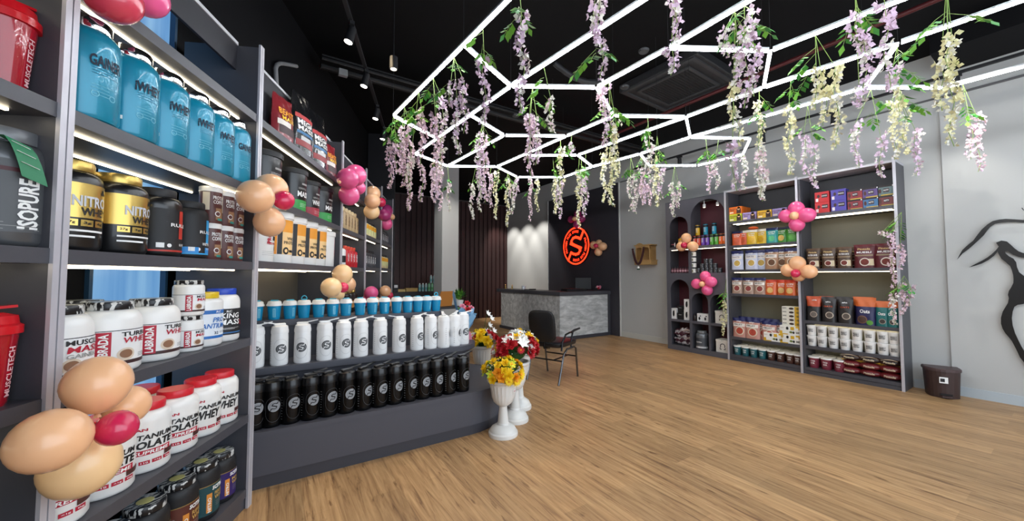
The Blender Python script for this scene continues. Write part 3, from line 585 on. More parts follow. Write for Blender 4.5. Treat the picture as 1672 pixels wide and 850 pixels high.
# bay 0
putL(J_iso, -8, 300, .14, 1.54, 'large grey tub with green tag on the nearest shelf bay', None, -30)
def leaf_tag():
    g = M('#2f7f56', .5); p = LW(PLs(-8, 300, .14)[0], .14, 1.54); v = (Vector((0, 0, 0)) - p); v.z = 0; v.normalize(); e = Vector((-v.y, v.x, 0)); zz = Vector((0, 0, 1))
    c = [(.02, .09, .325), (.036, .115, .322), (.048, .12, .30), (.058, .122, .268), (.066, .12, .235), (.072, .118, .205)]; m = MB()
    wd = (e * .6 - zz * .25 - v * .25).normalized() * .03
    P = [e * a + v * b + zz * h for a, b, h in c]
    for off in (0, .0015):
        q = [x + k * wd + v * off for x in P for k in (-1, 1)]; f = [(2 * k, 2 * k + 1, 2 * k + 3, 2 * k + 2) for k in range(5)]; m.add(q, f if off else [x[::-1] for x in f], g, True)
    for k in (1, 2, 3): 
        a = P[k].lerp(P[k + 1], .5) + v * .004; m.bar(a - wd * .7, a + wd * .7, .004, .001, TXW)
    o = m.build('price_tag', None, p); tag(o, 'green paper tag hanging from the lid of the large grey tub', 'tag')
leaf_tag()
putL(P_red, 4, 60, .10, 2.02, 'red shaker bottle on the upper shelf of the nearest bay', 'red shakers in the nearest shelf bay', -20)
putL(P_red, -34, 620, .09, 1.06, 'red shaker bottle on the lower shelf at the left photo edge', 'red shakers in the nearest shelf bay', -20)
putL(J_sci1, 0, 0, .11, .58, 'black tub low in the nearest bay, cut by the photo corner', None, -20, -1.52)
# bay 2 (behind the platform)
G = 'black tubs on the upper shelf of the wide bay'
for i, (P, s, c) in enumerate(((K_mass, .36, 'with green band, half hidden by peach balloons'), (K_mass, .83, 'with green band, second from the left'), (K_massr, 1.17, 'with red band'), (K_mass, 1.5, 'with green band at the right end'))):
    putL(P, 0, 0, .15, 2.0, 'black supplement tub ' + c, G, -30, s)
putL(K_pw, 0, 0, .14, 1.55, 'white protein bucket with red lettering beside the near post', 'protein buckets in the wide bay', -12, .27)
for i, s in enumerate((.56, .82, 1.08, 1.33)): putL(K_or, 0, 0, .14, 1.55, 'white and orange protein bucket, %s from the left' % ORD[i], 'protein buckets in the wide bay', -12, s)
putL(K_pw, 0, 0, .14, 1.55, 'white protein bucket at the right end of the orange row', 'protein buckets in the wide bay', 20, 1.58)
# gusseted bags on top of bay 2
BK = M('#101114', .22, name='black_foil', coat=.4); BR = M('#7c1420', .3, name='red_foil', coat=.3)
B_red = pouch('supplement_bag', 'bag', .24, .34, .10, BR, BR, .2, [('BEAST', 0, .62, .7, .14, M('#f0a01c')), ('MASS', .1, .48, .6, .1, M('#f0c21c'))], None, [(-.7, .8, .12, .3, M('#35181a')), (-.8, .3, .3, .42, M('#d8d0c8'))], .9)
B_blk = pouch('supplement_bag', 'bag', .30, .52, .12, BK, BK, .2, [('MEGA', 0, .50, .7, .09, TXW), ('MASS', 0, .40, .7, .08, TXW)], None, [(-.8, .8, .56, .63, M('#b02a2c')), (-.75, .75, .36, .56, M('#2a2c31')), (-.75, .75, .30, .345, M('#2d6a9a')), (-.8, .8, .10, .2, M('#8c2226')), (-.5, .4, .2, .27, M('#c8c8c8'))], .8)
G = 'foil bags standing on top of the wide bay'
putL(B_red, 0, 0, .065, 2.5, 'red foil bag with yellow lettering beside the near post', G, -10, .45)
putL(B_blk, 0, 0, .065, 2.5, 'tall black foil bag, left of the two', G, -10, .78)
putL(B_blk, 0, 0, .065, 2.5, 'tall black foil bag, right of the two', G, -10, 1.15)
putL(B_red, 0, 0, .065, 2.5, 'red foil bag with yellow lettering at the far right end', G, -10, 1.50)
# far bays: bottles
def dec_band(c1, c2, t=None, tc=TXW):
    def f(d, mp, r, h):
        d_rect(d, mp, -r * 2, r * 2, h * .2, h * .5, c1, .001, 12)
        if c2: d_rect(d, mp, -r * 2, r * 2, h * .5, h * .74, c2, .001, 12)
        if t: d_text(d, mp, t, 0, h * .45, h * .4, r * .6, tc, rot=PI / 2)
    return f
F_blue = bottle('drink_bottle', .058, .30, M('#1b3f8e', .35), WHITE, dec_band(M('#1b3f8e'), M('#1b3f8e'), 'ENERGY')); F_beige = bottle('drink_bottle', .058, .30, M('#b59a72', .4), M('#d7c39a'), dec_band(M('#b59a72'), None, 'ENERGY', M('#5a4028')))
F_wb = bottle('drink_bottle', .062, .27, WHITE, BMAT, dec_band(BMAT, WHITE)); F_redb = bottle('drink_bottle', .060, .27, M('#c4202a', .35), M('#d8482e'), dec_band(M('#c4202a'), None, 'WHEY'))
F_yel = bottle('drink_bottle', .062, .26, M('#e9d9a0', .4), BMAT, dec_band(M('#e4e2a4'), M('#f0a818'))); F_grey = bottle('drink_bottle', .056, .27, M('#4a4a4e', .4), BMAT, dec_band(M('#5e5e62'), M('#3b3b3f'), 'MAX', TXW)); F_green = bottle('drink_bottle', .062, .22, M('#79b52a', .4), BMAT); F_dark = bottle('drink_bottle', .06, .24, M('#26262a', .3), BMAT, dec_band(M('#515156'), None)); F_cr = bottle('drink_bottle', .06, .22, M('#cfc095', .4), CREAM)
def rowL(P, s0, s1, n, z, what, G, d=.12, dr=-10):
    for i in range(n): putL(P, 0, 0, d, z, '%s, %s from the near end' % (what, ORD[i]), G, dr, s0 + (s1 - s0) * i / max(1, n - 1))
rowL(F_blue, 1.84, 2.0, 2, 2.0, 'blue bottle on the third bay upper shelf', 'blue bottles in the third bay')
rowL(F_beige, 2.15, 2.68, 5, 2.0, 'beige bottle on the third bay upper shelf', 'beige bottles in the third bay')
rowL(F_wb, 1.84, 2.12, 3, 1.56, 'white bottle with black band in the third bay', 'white bottles in the third bay')
rowL(F_redb, 2.27, 2.65, 4, 1.56, 'red bottle in the third bay', 'red bottles in the third bay')
rowL(F_redb, 1.98, 2.4, 3, 1.56, 'red bottle in the back row of the third bay', 'red bottles in the third bay', d=.30)
F_or = bottle('drink_bottle', .06, .30, M('#2a2018', .3), GOLD, dec_band(M('#b8854a'), M('#1a1512')))
rowL(F_or, 1.84, 2.68, 6, .98, 'dark bottle with copper label behind the peach balloons', 'copper labelled bottles in the third bay')
rowL(F_yel, 2.92, 3.76, 6, 2.04, 'white bottle with yellow label in the fourth bay', 'yellow labelled bottles in the fourth bay')
rowL(F_grey, 2.92, 3.76, 7, 1.58, 'grey bottle in the fourth bay', 'grey bottles in the fourth bay')
rowL(F_dark, 2.92, 3.76, 7, .98, 'dark bottle on the lower shelf of the fourth bay', 'dark bottles in the fourth bay')
rowL(F_grey, 3.98, 4.82, 7, 2.04, 'grey bottle on the upper shelf of the far bay', 'grey bottles in the far bay')
rowL(F_yel, 3.98, 4.82, 6, 1.59, 'yellow labelled bottle in the far bay', 'yellow labelled bottles in the far bay')
rowL(F_cr, 3.98, 4.14, 2, .98, 'cream bottle on the lower shelf of the far bay', 'cream bottles in the far bay')
rowL(F_dark, 4.3, 4.42, 2, .98, 'dark bottle between cream and green bottles in the far bay', 'dark bottles in the far bay')
rowL(F_green, 4.56, 4.84, 3, .98, 'lime green bottle in the far bay', 'green bottles in the far bay')

# ================================================================== STEPPED PLATFORM
def tier(front, cx, R, back, g=0):
    def lx(Y):
        if Y < 3.122: d = (Y - LO.y - .909 * .03) / .416; return LO.x + .416 * .03 - .909 * d
        s_ = (Y - LO.y - .416 * .42) / .909; return LO.x + .416 * s_ - .909 * .42 + .01 + g
    pts = []; B = front + 2 * R if R else back
    pts.append((lx(front), front))
    if R:
        for k in range(19): a = -PI / 2 + PI * k / 18; pts.append((cx + R * math.cos(a), front + R + R * math.sin(a)))
    else:
        r = .09
        for k in range(7): a = -PI / 2 + PI / 2 * k / 6; pts.append((cx - r + r * math.cos(a), front + r + r * math.sin(a)))
        for k in range(7): a = PI / 2 * k / 6; pts.append((cx - r + r * math.cos(a), back - r + r * math.sin(a)))
    pts.append((lx(B), B))
    if front < 3.122 < B: pts.append((lx(3.1221), 3.1221))
    return pts
root = E_('display_platform', (0, 0, 0), 0, 'slate grey stepped display platform with a rounded end, carrying rows of bottles', 'display platform')
MB().prism(tier(3.105, 1.55, .605, 0), 0, .09, STEPD).build('kick_plate', root)
MB().prism(tier(3.09, 1.55, .62, 0), .0901, .35, STEP).build('base_drum', root)
MB().prism(tier(3.085, 1.55, .625, 0), .3501, .385, STEP).build('lower_step', root)
MB().prism(tier(3.46, 1.55, .25, 0, .03), .3851, .70, STEP).build('riser', root)
MB().prism(tier(3.41, 1.55, .31, 0), .7001, .75, STEP).build('middle_step', root)
MB().prism(tier(3.75, 1.43, 0, 3.98, .03), .7501, 1.03, STEP).build('riser', root)
MB().prism(tier(3.70, 1.52, 0, 4.03), 1.0301, 1.08, STEP).build('upper_step', root)
for i, x in enumerate((418, 447.6, 473, 496, 520, 543, 564.5, 587.5, 607.7, 627.5, 647.5, 665, 681.5, 696.5, 711.5)):
    p = onY(x, 515, 3.79); (P_shloop if i in (3, 14) else P_shaker).put((p.x, 3.79, 1.08), R_((8, -20, 15, 0, 25, -10, 12, 30, 5, -15, 20, 8, 24, 12, 10)[i]), 'turquoise shaker cup with white lid on the top step, %s from the left' % ORD[i], 'turquoise shaker cups on the top step')
for i, x in enumerate((417, 456.5, 494, 530, 560.6, 589, 620.5, 651.5, 680.5, 703, 724, 741.7, 756)):
    Y = (3.50,) * 10 + (3.47, 3.50, 3.54); p = onY(x, 560, Y[i]); (P_white2 if i in (1, 6, 7, 9) else P_white).put((p.x, Y[i], .75), R_((0, 8, -14, 6, 14, 10, 14, 14, 20, 30, 75, 50, 5)[i]), 'white sports bottle with round emblem on the middle step, %s from the left' % ORD[i], 'white sports bottles on the middle step')
for i, x in enumerate((417, 444, 475, 507, 536, 566, 593, 619, 644, 667.5, 690, 711, 732, 754.5)):
    p = onY(x, 640, 3.20); (P_black2 if i in (1, 2, 4, 8) else P_black).put((p.x, 3.20, .385), R_((10, 12, 18, 14, 22, 16, 32, 20, 24, 26, 14, 20, 30, 16)[i]), 'black sports bottle with grey emblem on the lowest step, %s from the left' % ORD[i], 'black sports bottles on the lowest step')

# ================================================================== RIGHT-HAND UNITS
XR = 6.69; DR = .385
def rbase(Y1): return (XR, Y1, 0)
def runit(name, Y0, Y1, zs, label, darktop):
    """Y0 near, Y1 far; local x runs from Y1 towards the street"""
    root = E_(name, (XR, Y1, 0), -PI / 2, label, 'shelf unit', 'charcoal shelf units on the right wall'); W_ = Y1 - Y0
    for a in (.001, W_ - .026): MB().box(a, a + .025, .004, DR, 0, 2.92, LAM).build('side_panel', root)
    for z in zs: MB().box(.027, W_ - .027, 0, DR - .012, z - .045, z, LAM).build('shelf', root)
    MB().box(.027, W_ - .027, .0, DR - .012, 0, .05, LAM).build('plinth', root)
    MB().box(.027, W_ - .027, DR - .011, DR, .05, zs[0] - .05, M('#6b6858', .6)).build('back_panel', root)
    MB().box(.027, W_ - .027, DR - .011, DR, zs[0] - .049, 2.92, LAMD).build('upper_back_panel', root)
    MB().box(.001, W_ - .001, 0, DR, 2.921, 2.95, ALUW).build('top_trim', root)
    MB().box(W_ - .03, W_ - .002, -.014, .003, 0, 2.97, ALU).build('edge_trim', root)
    for z in zs[:-1]:
        for d0 in (.05, .17): MB().box(.08, W_ - .06, d0, d0 + .008, z - (.052 if z > 1.45 else .0472), z - .0455, LED).build('light_strip', root)
    return root
runit('shelf_unit', 2.352, 3.412, [2.40, 1.98, 1.56, 1.15, .41, .10], 'charcoal shelf unit of snack bags and pouches between arched niches and the brown pouches', True)
runit('shelf_unit', 1.29, 2.35, [2.37, 1.56, .79, .42, .10], 'charcoal shelf unit nearest the bin, holding brown pouches and white tubs', True)
# arched niche unit
root = E_('niche_unit', (XR, 4.62, 0), -PI / 2, 'charcoal display unit with arched niches and a wine red back', 'shelf unit')
Wn = 4.62 - 3.414
def arch_face(mb, x0, x1, zb, zs, zt, y0, y1, m, X0, X1, Z1):
    """solid face around one opening x0..x1, zb..arch(zs..zt), filling X0..X1 up to Z1 (from zb)"""
    if x0 > X0: mb.box(X0, x0, y0, y1, zb, Z1, m)
    if X1 > x1: mb.box(x1, X1, y0, y1, zb, Z1, m)
    if zs is None:
        if Z1 > zt: mb.box(x0, x1, y0, y1, zt, Z1, m)
        return
    c = (x0 + x1) / 2; rx = (x1 - x0) / 2; n = 16
    P = [(c - rx * math.cos(PI * k / n), zs + (zt - zs) * math.sin(PI * k / n)) for k in range(n + 1)]
    for (xa, za), (xb, zb2) in zip(P[:-1], P[1:]): mb.prism([(xa, za), (xb, zb2), (xb, Z1), (xa, Z1)], y0, y1, m, 'y')
f = MB(); cL0, cL1 = .08, .475; cR0, cR1 = .53, 1.18
LF = M('#55545b', .45, name='charcoal_face')
arch_face(f, cL0, cL1, 2.02, 2.42, 2.62, 0, .022, LF, 0, .5, 2.92); arch_face(f, cR0, cR1, 2.02, 2.55, 2.87, 0, .022, LF, .5, Wn, 2.92)
f.box(0, Wn, 0, .022, 1.965, 2.0199, LF)
arch_face(f, cL0, cL1, 1.51, None, 1.965, 0, .022, LF, 0, .5, 1.965); arch_face(f, cR0, cR1, 1.51, None, 1.965, 0, .022, LF, .5, Wn, 1.965)
arch_face(f, cL0, cL1, .60, 1.18, 1.38, 0, .022, LF, 0, .5, 1.51); arch_face(f, .52, .84, .60, .97, 1.13, 0, .022, LF, .5, .86, 1.51); arch_face(f, .875, 1.175, .60, .96, 1.12, 0, .022, LF, .86, Wn, 1.51)
f.box(0, Wn, 0, .022, .555, .5999, LF)
arch_face(f, cL0, cL1, .09, None, .555, 0, .022, LF, 0, .5, .555); arch_face(f, .52, .84, .09, None, .555, 0, .022, LF, .5, .86, .555); arch_face(f, .875, 1.175, .09, None, .555, 0, .022, LF, .86, Wn, .555)
f.box(0, Wn, 0, .022, 0, .09, LF); f.build('arched_front', root)
for a in (.001, Wn - .026): MB().box(a, a + .025, .023, DR, 0, 2.92, LAM).build('side_panel', root)
MB().box(.49, .515, .023, DR - .012, .1, 2.9, LAM).build('divider', root); MB().box(.848, .868, .023, DR - .012, .1, 1.45, LAM).build('divider', root)
for z in (2.02, 1.51, .60, .09): MB().box(.03, .489, .023, DR - .012, z - .045, z, LAM).build('shelf', root); MB().box(.516, .847 if z < 1 else Wn - .03, .023, DR - .012, z - .045, z, LAM).build('shelf', root)
for z in (.60, .09): MB().box(.869, Wn - .03, .023, DR - .012, z - .045, z, LAM).build('shelf', root)
MB().box(.03, Wn - .03, DR - .011, DR, .05, 2.9, WINE).build('back_panel', root); MB().box(0, Wn, 0, DR, 2.921, 2.935, LAM).build('top_panel', root)
MB().box(Wn - .03, Wn - .004, -.014, -.001, 0, 2.95, ALU).build('edge_trim', root)
MB().box(.54, 1.17, .03, .042, 1.958, 1.9645, LED).build('light_strip', root); MB().box(.10, .45, .03, .042, 1.958, 1.9645, LED).build('light_strip', root)
MB().box(.517, 1.175, .10, .30, 2.205, 2.215, M('#c9ccd0', .2)).build('raised_ledge', root)
for (x, z) in ((.28, .554), (.68, .554), (1.02, .554)): MB().lathe([(.02, z - .006), (.02, z)], LED, 14, c=(x, .12, 0)).build('downlight', root)
for x in (.75, 1.0): 
    m = MB(); m.lathe([(.018, -.05), (.026, -.06), (.026, 0)], M('#d8d8d8', .4), 14, c=(x, .10, 2.80)); m.lathe([(.018, -.062), (.001, -.063)], LED, 14, c=(x, .10, 2.80)); m.tube([(x, .10, 2.80), (x, .10, 2.90)], .006, M('#d8d8d8', .4)); m.build('spot_lamp', root)
def putR(P, x, y, z, label, group, d=.02, dr=0, Y=None, sc=1):
    if Y is None: Y = onX(x, y, XR + d).y
    Y = clampx(P, Y, sc, ((1.316, 2.324), (2.378, 3.386)))
    return P.put((XR + d, Y, z), -PI / 2 + R_(dr), label, group, sc)
# --- unit A
def snackbox(col): return carton('snack_box', 'box', .205, .125, .15, col, [('PROTEIN', -.35, .7, .5, .16, M('#6a2a1c')), ('BAR', -.45, .5, .3, .12, M('#6a2a1c'))], [(-.9, -.3, .12, .32, M('#f4e3c4')), (.2, .9, .05, .7, M('#3a2320'))], discs=[(.55, .72, .22, .22, M('#e6b78c')), (.55, .8, .24, .14, M('#33201c'))])
CB = {k: snackbox(v) for k, v in dict(orange='#e0701c', lime='#b9c52a', lilac='#a394cf', yellow='#e2b222').items()}
G = 'bar boxes on the top shelf'
for k, x, z, t in (('lime', 1200.5, 2.40, 'lime green snack box under the orange one on the top shelf'), ('orange', 1200.5, 2.526, 'orange snack box stacked on the lime green one'), ('orange', 1203, 2.526, 'orange snack box behind its twin on the top shelf'), ('lilac', 1223, 2.40, 'lilac snack box next to the lime green one'), ('yellow', 1248, 2.40, 'yellow snack box between two lilac boxes'), ('lilac', 1273, 2.40, 'lilac snack box beside the pink balloons')):
    putR(CB[k], x, 350, z, t, G, d=.20 if 'behind' in t else .03)
def chipbag(c1, c2, c3, wd=.17, h=.25): return pouch('snack_bag', 'bag', wd, h, .09, M(c1, .35, coat=.3), M(c2, .35), .22, [('CHIPS', 0, .72, .6, .09, TXW), ('PROTEIN', 0, .6, .5, .06, TXW)], [(0, .3, .55, M(c3, .5, var=.4, bscale=90), M(c3, .5, var=.5, bscale=70))], None)
CH = [chipbag('#d35a2c', '#1d2147', '#c2502a'), chipbag('#dd5a26', '#e9e4dc', '#b9481f'), chipbag('#e2b81e', '#ece6d8', '#d8a714'), chipbag('#e2b81e', '#ece6d8', '#c89a14'), chipbag('#2c9c98', '#1d2a5a', '#4fb47a'), chipbag('#3f8f2c', '#1d2147', '#d8b45c'), chipbag('#3f8f2c', '#1d2147', '#57a13a')]
nm = ['dark red', 'orange', 'yellow', 'yellow', 'teal', 'green', 'green']; wh = ['at the left end', 'left of the yellow bags', 'left of the two', 'right of the two', 'between yellow and green bags', 'left of the two', 'right of the two']
for i, x in enumerate((1204, 1214, 1228, 1245, 1261, 1278, 1294)): putR(CH[i], x, 388, 1.98, '%s snack bag on the second shelf, %s' % (nm[i], wh[i]), 'snack bags on the second shelf', d=.09 + .03 * (i % 2), dr=(9, -7, 5, -10, 6, -8, 10)[i])
o = MB(); o.ball((0, 0, 0), .1, M('#d85a24', .35), 16, (1, .7, .3)); o = o.build('snack_bag', None, (XR + .16, onX(1230, 372, XR + .16).y, 2.262)); tag(o, 'orange snack bag lying flat on top of the standing bags', 'bag')
def grain(c, top='#1c2258', body='#b9a488', bowl='#d8cbb4', wd=.2, h=.325, t1='MUESLI', bt=TXK): return pouch('cereal_pouch', 'pouch', wd, h, .09, M(body, .4), M(top, .4), .24, [('yoga', 0, .82, .35, .07, TXW), (t1, -.1, .66, .6, .07, bt)], [(.15, .34, .62, M(bowl), M(c, .7, var=.6, bscale=110))], [(-.85, .85, .56, .73, M('#e9e2da'))])
g1 = grain('#c0a050', body='#c8cce0', bowl='#e8e8ec', t1='OATS', bt=M('#2a3a8a')); g2 = grain('#6a4a34', body='#b08868'); g3 = grain('#8a3c38', body='#ab8d7c', wd=.18, h=.27); g4 = grain('#a8402e', body='#c08a7c', wd=.23, h=.32, t1='FRUIT')
for i, (P, x, d) in enumerate(((g1, 1204, .06), (g1, 1227, .06), (g1, 1243, .12), (g2, 1260, .06), (g2, 1277, .12), (g2, 1294, .06))): putR(P, x, 420, 1.56, '%s pouch with blue top on the third shelf, %s from the left' % (('pale blue', 'brown')[i > 2], ORD[i]), 'blue topped pouches on the third shelf', d=d)
for i, x in enumerate((1203.5, 1222.5, 1241)): putR(g3, x, 465, 1.15, 'mauve pouch with blue top and fruit bowl picture, %s from the left' % ORD[i], 'fruit pouches on the fourth shelf', d=.06)
och = chipbag('#d8632a', '#cf3d22', '#d8b06a', .165, .24)
for i, x in enumerate((1259, 1277, 1291, 1302)): putR(och, x, 468, 1.15, 'orange snack bag on the fourth shelf, %s from the left' % ORD[i], 'orange bags on the fourth shelf', d=.06 + .05 * (i % 2))
for i, (x, d, sc) in enumerate(((1205, .06, 1), (1229, .05, 1), (1248, .13, 1), (1256, .07, .95), (1268, .14, .95))): putR(g4, x, 535, .41, 'pink pouch with blue top and berry bowl, %s from the left' % ORD[i], 'berry pouches on the fifth shelf', d=d, sc=sc)
for i, (x, d) in enumerate(((1215, .26), (1240, .28), (1260, .28))): putR(g4, x, 530, .41, 'pink pouch with blue top in the back row, %s of three' % ORD[i], 'berry pouches on the fifth shelf', d=d, sc=1.03)
YB = M('#d3a71e')
bx = carton('bar_box', 'box', .272, .135, .12, '#ecebe4', [('BAR', .75, .3, .16, .2, TXK), ('NUT', -.75, .75, .16, .12, TXG)], [(-1, -.2, .0, .4, YB), (.05, .4, .55, .9, YB), (-.75, .1, .1, .45, M('#ecebe4')), (.55, 1, .6, 1, YB), (.5, .8, .55, .8, M('#ecebe4'))], discs=[(-.25, .72, .12, .16, TXK), (-.25, .72, .09, .12, M('#ecebe4')), (.35, .28, .10, .14, TXK), (.1, .3, .16, .12, M('#6a7a3a'))])
G = 'white and yellow bar boxes on the fifth shelf'
putR(bx, 1262.5, 547, .41, 'white and yellow bar box at the lower left of the stack', G, d=.015); putR(bx, 1293, 549, .41, 'white and yellow bar box at the lower right of the stack', G, d=.015); putR(bx, 1293, 530, .546, 'white and yellow bar box on top of the lower right one', G, d=.015)
b2 = carton('bar_box', 'box', .25, .058, .14, '#e9e6d8', [('BARS', -.7, .6, .2, .3, TXK)], [(.35, 1, 0, 1, YB)], discs=[(.02, .5, .26, .28, M('#3a2a22')), (.68, .5, .16, .25, M('#8a7430'))])
for k in range(5): putR(b2, 1294.5, 505, .683 + .0585 * k, 'slim cream bar box in the stack, %s from the bottom' % ORD[k], 'slim bar boxes stacked on the fifth shelf', d=.05)
def cup(col, lidm=WHITE, r=.057, h=.155):
    def dc(d, mp, r, h): d_text(d, mp, 'YOGA', 0, h * .62, r * .9, h * .14, TXW); d_text(d, mp, 'BAR', 0, h * .42, r * .7, h * .12, TXW); small_lines(d, mp, -r * .5, r * .5, h * .28, TXG, 2)
    return can('food_tub', 'tub', r, h, M(col, .45), lidm, dc, taper=.16, lidh=.13, lidr=1.1, n=18)
c_teal = cup('#24626a'); c_br = cup('#4a2a20'); c_mar = cup('#7c2a3c', r=.064, h=.165)
for i in range(8):
    Y = 3.32 - i * .129
    for j in range(3): putR(c_teal if i < 4 else c_br, 0, 0, .10, '%s food tub with white lid, %s row, %s from the left' % (('teal', 'brown')[i > 3], ('front', 'middle', 'back')[j], ORD[i]), 'food tubs on the bottom shelf beside the niches', d=.075 + .128 * j, Y=Y, dr=5)
# --- unit B
def cbox(c, t='CHOCO', wd=.168, h=.155, v=0): return carton('chocolate_box', 'box', wd, h, .14, c, [(t, .35, .6, .38, .12, TXW)], [(.0, .8, .42, .78, M('#2a1618')), (-.85, -.5, .1, .4, M('#e8e0e0'))], discs=[(-.45, .6, .2, .16, M('#3a1c1c'))])
def cbox2(c): return carton('chocolate_box', 'box', .158, .135, .14, c, [('NUTTY', .05, .5, .3, .16, TXW)], [(-1, 1, .82, 1, M('#241a1c')), (-.3, .4, .32, .68, M('#301418')), (-.6, .9, .0, .1, M('#c8a83a'))], discs=[(-.7, .45, .17, .22, M('#4a2420')), (.85, .9, .08, .07, TXW)])
r1, p1 = cbox('#c01c22'), cbox('#4a3fa0'); m1, v1, t1, b1, m2 = cbox2('#8a2430'), cbox2('#54407c'), cbox2('#5c7274'), cbox2('#3f6f9c'), cbox2('#6e2a2c')
G = 'chocolate boxes on the top shelf'
for P, x, z, t in ((r1, 1342, 2.37, 'red chocolate box, lower of the two'), (r1, 1342, 2.526, 'red chocolate box, upper of the two'), (p1, 1369, 2.37, 'purple chocolate box, lower of the two'), (p1, 1369, 2.526, 'purple chocolate box, upper of the two'), (m1, 1396, 2.37, 'maroon chocolate box with red tint, lower, right of the purple pair'), (m1, 1396, 2.506, 'maroon chocolate box with red tint, upper, right of the purple pair'), (b1, 1422, 2.37, 'blue chocolate box under a violet one'), (v1, 1422, 2.506, 'violet chocolate box on the blue one'), (m2, 1449, 2.37, 'brown chocolate box under the grey green one'), (t1, 1449, 2.506, 'grey green chocolate box at the right end')):
    putR(P, x, 330, z, t + ' on the top shelf', G, d=.03)
pin = lambda c, c2, t, wd, h: pouch('food_pouch', 'pouch', wd, h, .1, M(c, .4), M(c2, .4), .14, [('Pintola', 0, .80, .6, .08, M('#d8b878')), (t, .0, .66, .7, .08, TXW)], [(.1, .25, .5, M('#d8cfc0'), M('#6a2a20', .7, var=.6, bscale=100))], [(.4, .9, .1, .38, M('#c9b896')), (-.85, .85, .5, .56, M('#8a7458'))])
q1 = pin('#4a3424', '#5a4028', 'PROTEIN OATS', .168, .30); q2 = pin('#5a1c24', '#6a2028', 'MUESLI', .222, .32)
G = 'brown and maroon pouches on the second shelf'
for i, (P, x) in enumerate(((q1, 1328), (q1, 1353), (q1, 1379))): putR(P, x, 420, 1.56, 'brown pouch with a bowl picture, %s from the left beside the balloons' % ORD[i], G, d=.07)
for i, x in enumerate((1413, 1449)): putR(q2, x - 1, 420, 1.56, 'maroon muesli pouch, %s of the two' % ('left', 'right')[i], G, d=.07)
for i, x in enumerate((1340, 1366, 1394)): putR(q1, x, 420, 1.56, 'brown pouch in the back row, %s from the left' % ORD[i], G, d=.22)
oa = pouch('oats_pouch', 'pouch', .172, .36, .1, M('#2c2a2a', .4), M('#c2512a', .4), .45, [('OATS', -.6, .55, .5, .10, TXK), ('saffola', .2, .85, .35, .05, TXW)], [(.15, .27, .52, M('#a89888'), M('#6a6058', .7, var=.5, bscale=90))])
ob_ = pouch('oats_pouch', 'pouch', .172, .36, .1, M('#2a2626', .4), M('#2a2626', .4), .2, [('OATS', 0, .62, .6, .06, M('#c2512a')), ('saffola', 0, .8, .35, .05, TXW)], [(.2, .28, .55, M('#b8aa98'), M('#5a5048', .7, var=.5, bscale=90))])
oc = pouch('oats_pouch', 'pouch', .215, .37, .12, M('#242450', .4), M('#d2682c', .4), .34, [('Oats', 0, .5, .5, .13, TXW)], [(-.25, .2, .5, M('#6a4a3a'), M('#4a342c', .7, var=.5, bscale=90)), (.45, .1, .3, M('#4f8a2c'), M('#4f8a2c'))])
od = pouch('oats_pouch', 'pouch', .138, .33, .1, M('#1e6a68', .4), M('#d2682c', .4), .3, [('Oats', 0, .5, .55, .12, TXW)], [(.1, .2, .5, M('#9a9084'), M('#3a3430', .7, var=.5, bscale=90))])
G = 'oats pouches on the third shelf'
for P, x, t in ((oa, 1329, 'orange and black oats pouch at the left end'), (ob_, 1354, 'black oats pouch, left of the two'), (ob_, 1381, 'black oats pouch, right of the two'), (oc, 1414, 'navy oats pouch with orange top'), (od, 1441, 'teal oats pouch with orange top, left of the two'), (od, 1462, 'teal oats pouch with orange top, right of the two')): putR(P, x, 510, .79, t + ' on the third shelf', G, d=.07)
for i, x in enumerate((1350, 1378, 1410)): putR((oa, ob_, oc)[i], x, 500, .79, 'oats pouch in the back row behind the black ones, %s from the left' % ORD[i], G, d=.22)
wt_d = lambda d, mp, r, h: (small_lines(d, mp, -r * .6, r * .6, h * .7, TXG, 6, .009, .005), d_text(d, mp, 'PEANUT', 0, h * .56, r * 1.0, h * .1, TXK), d_text(d, mp, 'BUTTER', 0, h * .4, r * 1.0, h * .1, TXK))
wt = can('food_tub', 'tub', .058, .150, WHITE, WHITE, wt_d, taper=.14, lidh=.16, lidr=1.09, n=18); wtc = can('food_tub', 'tub', .058, .150, CREAM, CREAM, None, taper=.14, lidh=.16, lidr=1.09, n=18)
for i in range(8):
    for k in range(2):
        putR(wt, 0, 0, .42 + .152 * k, 'white lidded tub with black lettering, %s layer, %s from the left' % (('lower', 'upper')[k], ORD[i]), 'white tubs stacked two high', d=.075, Y=2.265 - i * .129)
        if i < 7: putR(wtc, 0, 0, .42 + .152 * k, 'cream lidded tub behind the white ones, %s layer, %s from the left' % (('lower', 'upper')[k], ORD[i]), 'cream tubs behind the white tubs', d=.205, Y=2.2 - i * .129)
for i in range(3):
    for j in range(3): putR(c_mar, 0, 0, .10, 'maroon food tub with white lid, %s row, %s from the left' % (('front', 'middle', 'back')[j], ORD[i]), 'maroon food tubs on the bottom shelf', d=.08 + .1435 * j, Y=2.245 - i * .146)
def pillow(ctop):
    root = E_('food_pouch', cat='pouch', label='x'); b = MB(); b.ball((0, 0, .05), .1, M(ctop, .35, coat=.3), 18, (1.25, .85, .50)); b.build('bag', root)
    d = MB(); mp = lambda u, v, off: (u, -.085 * math.sqrt(max(0, 1 - (u / .125) ** 2 - ((v - .05) / .0505) ** 2 * .98)) - off, v)
    d_text(d, mp, 'Pintola', 0, .05, .12, .028, M('#e8d8b8'), off=.003); d.build('lettering', root); return Proto(root)
pl = pillow('#6a1c20'); plb = pillow('#2a1614'); ply = pillow('#c8a03c')
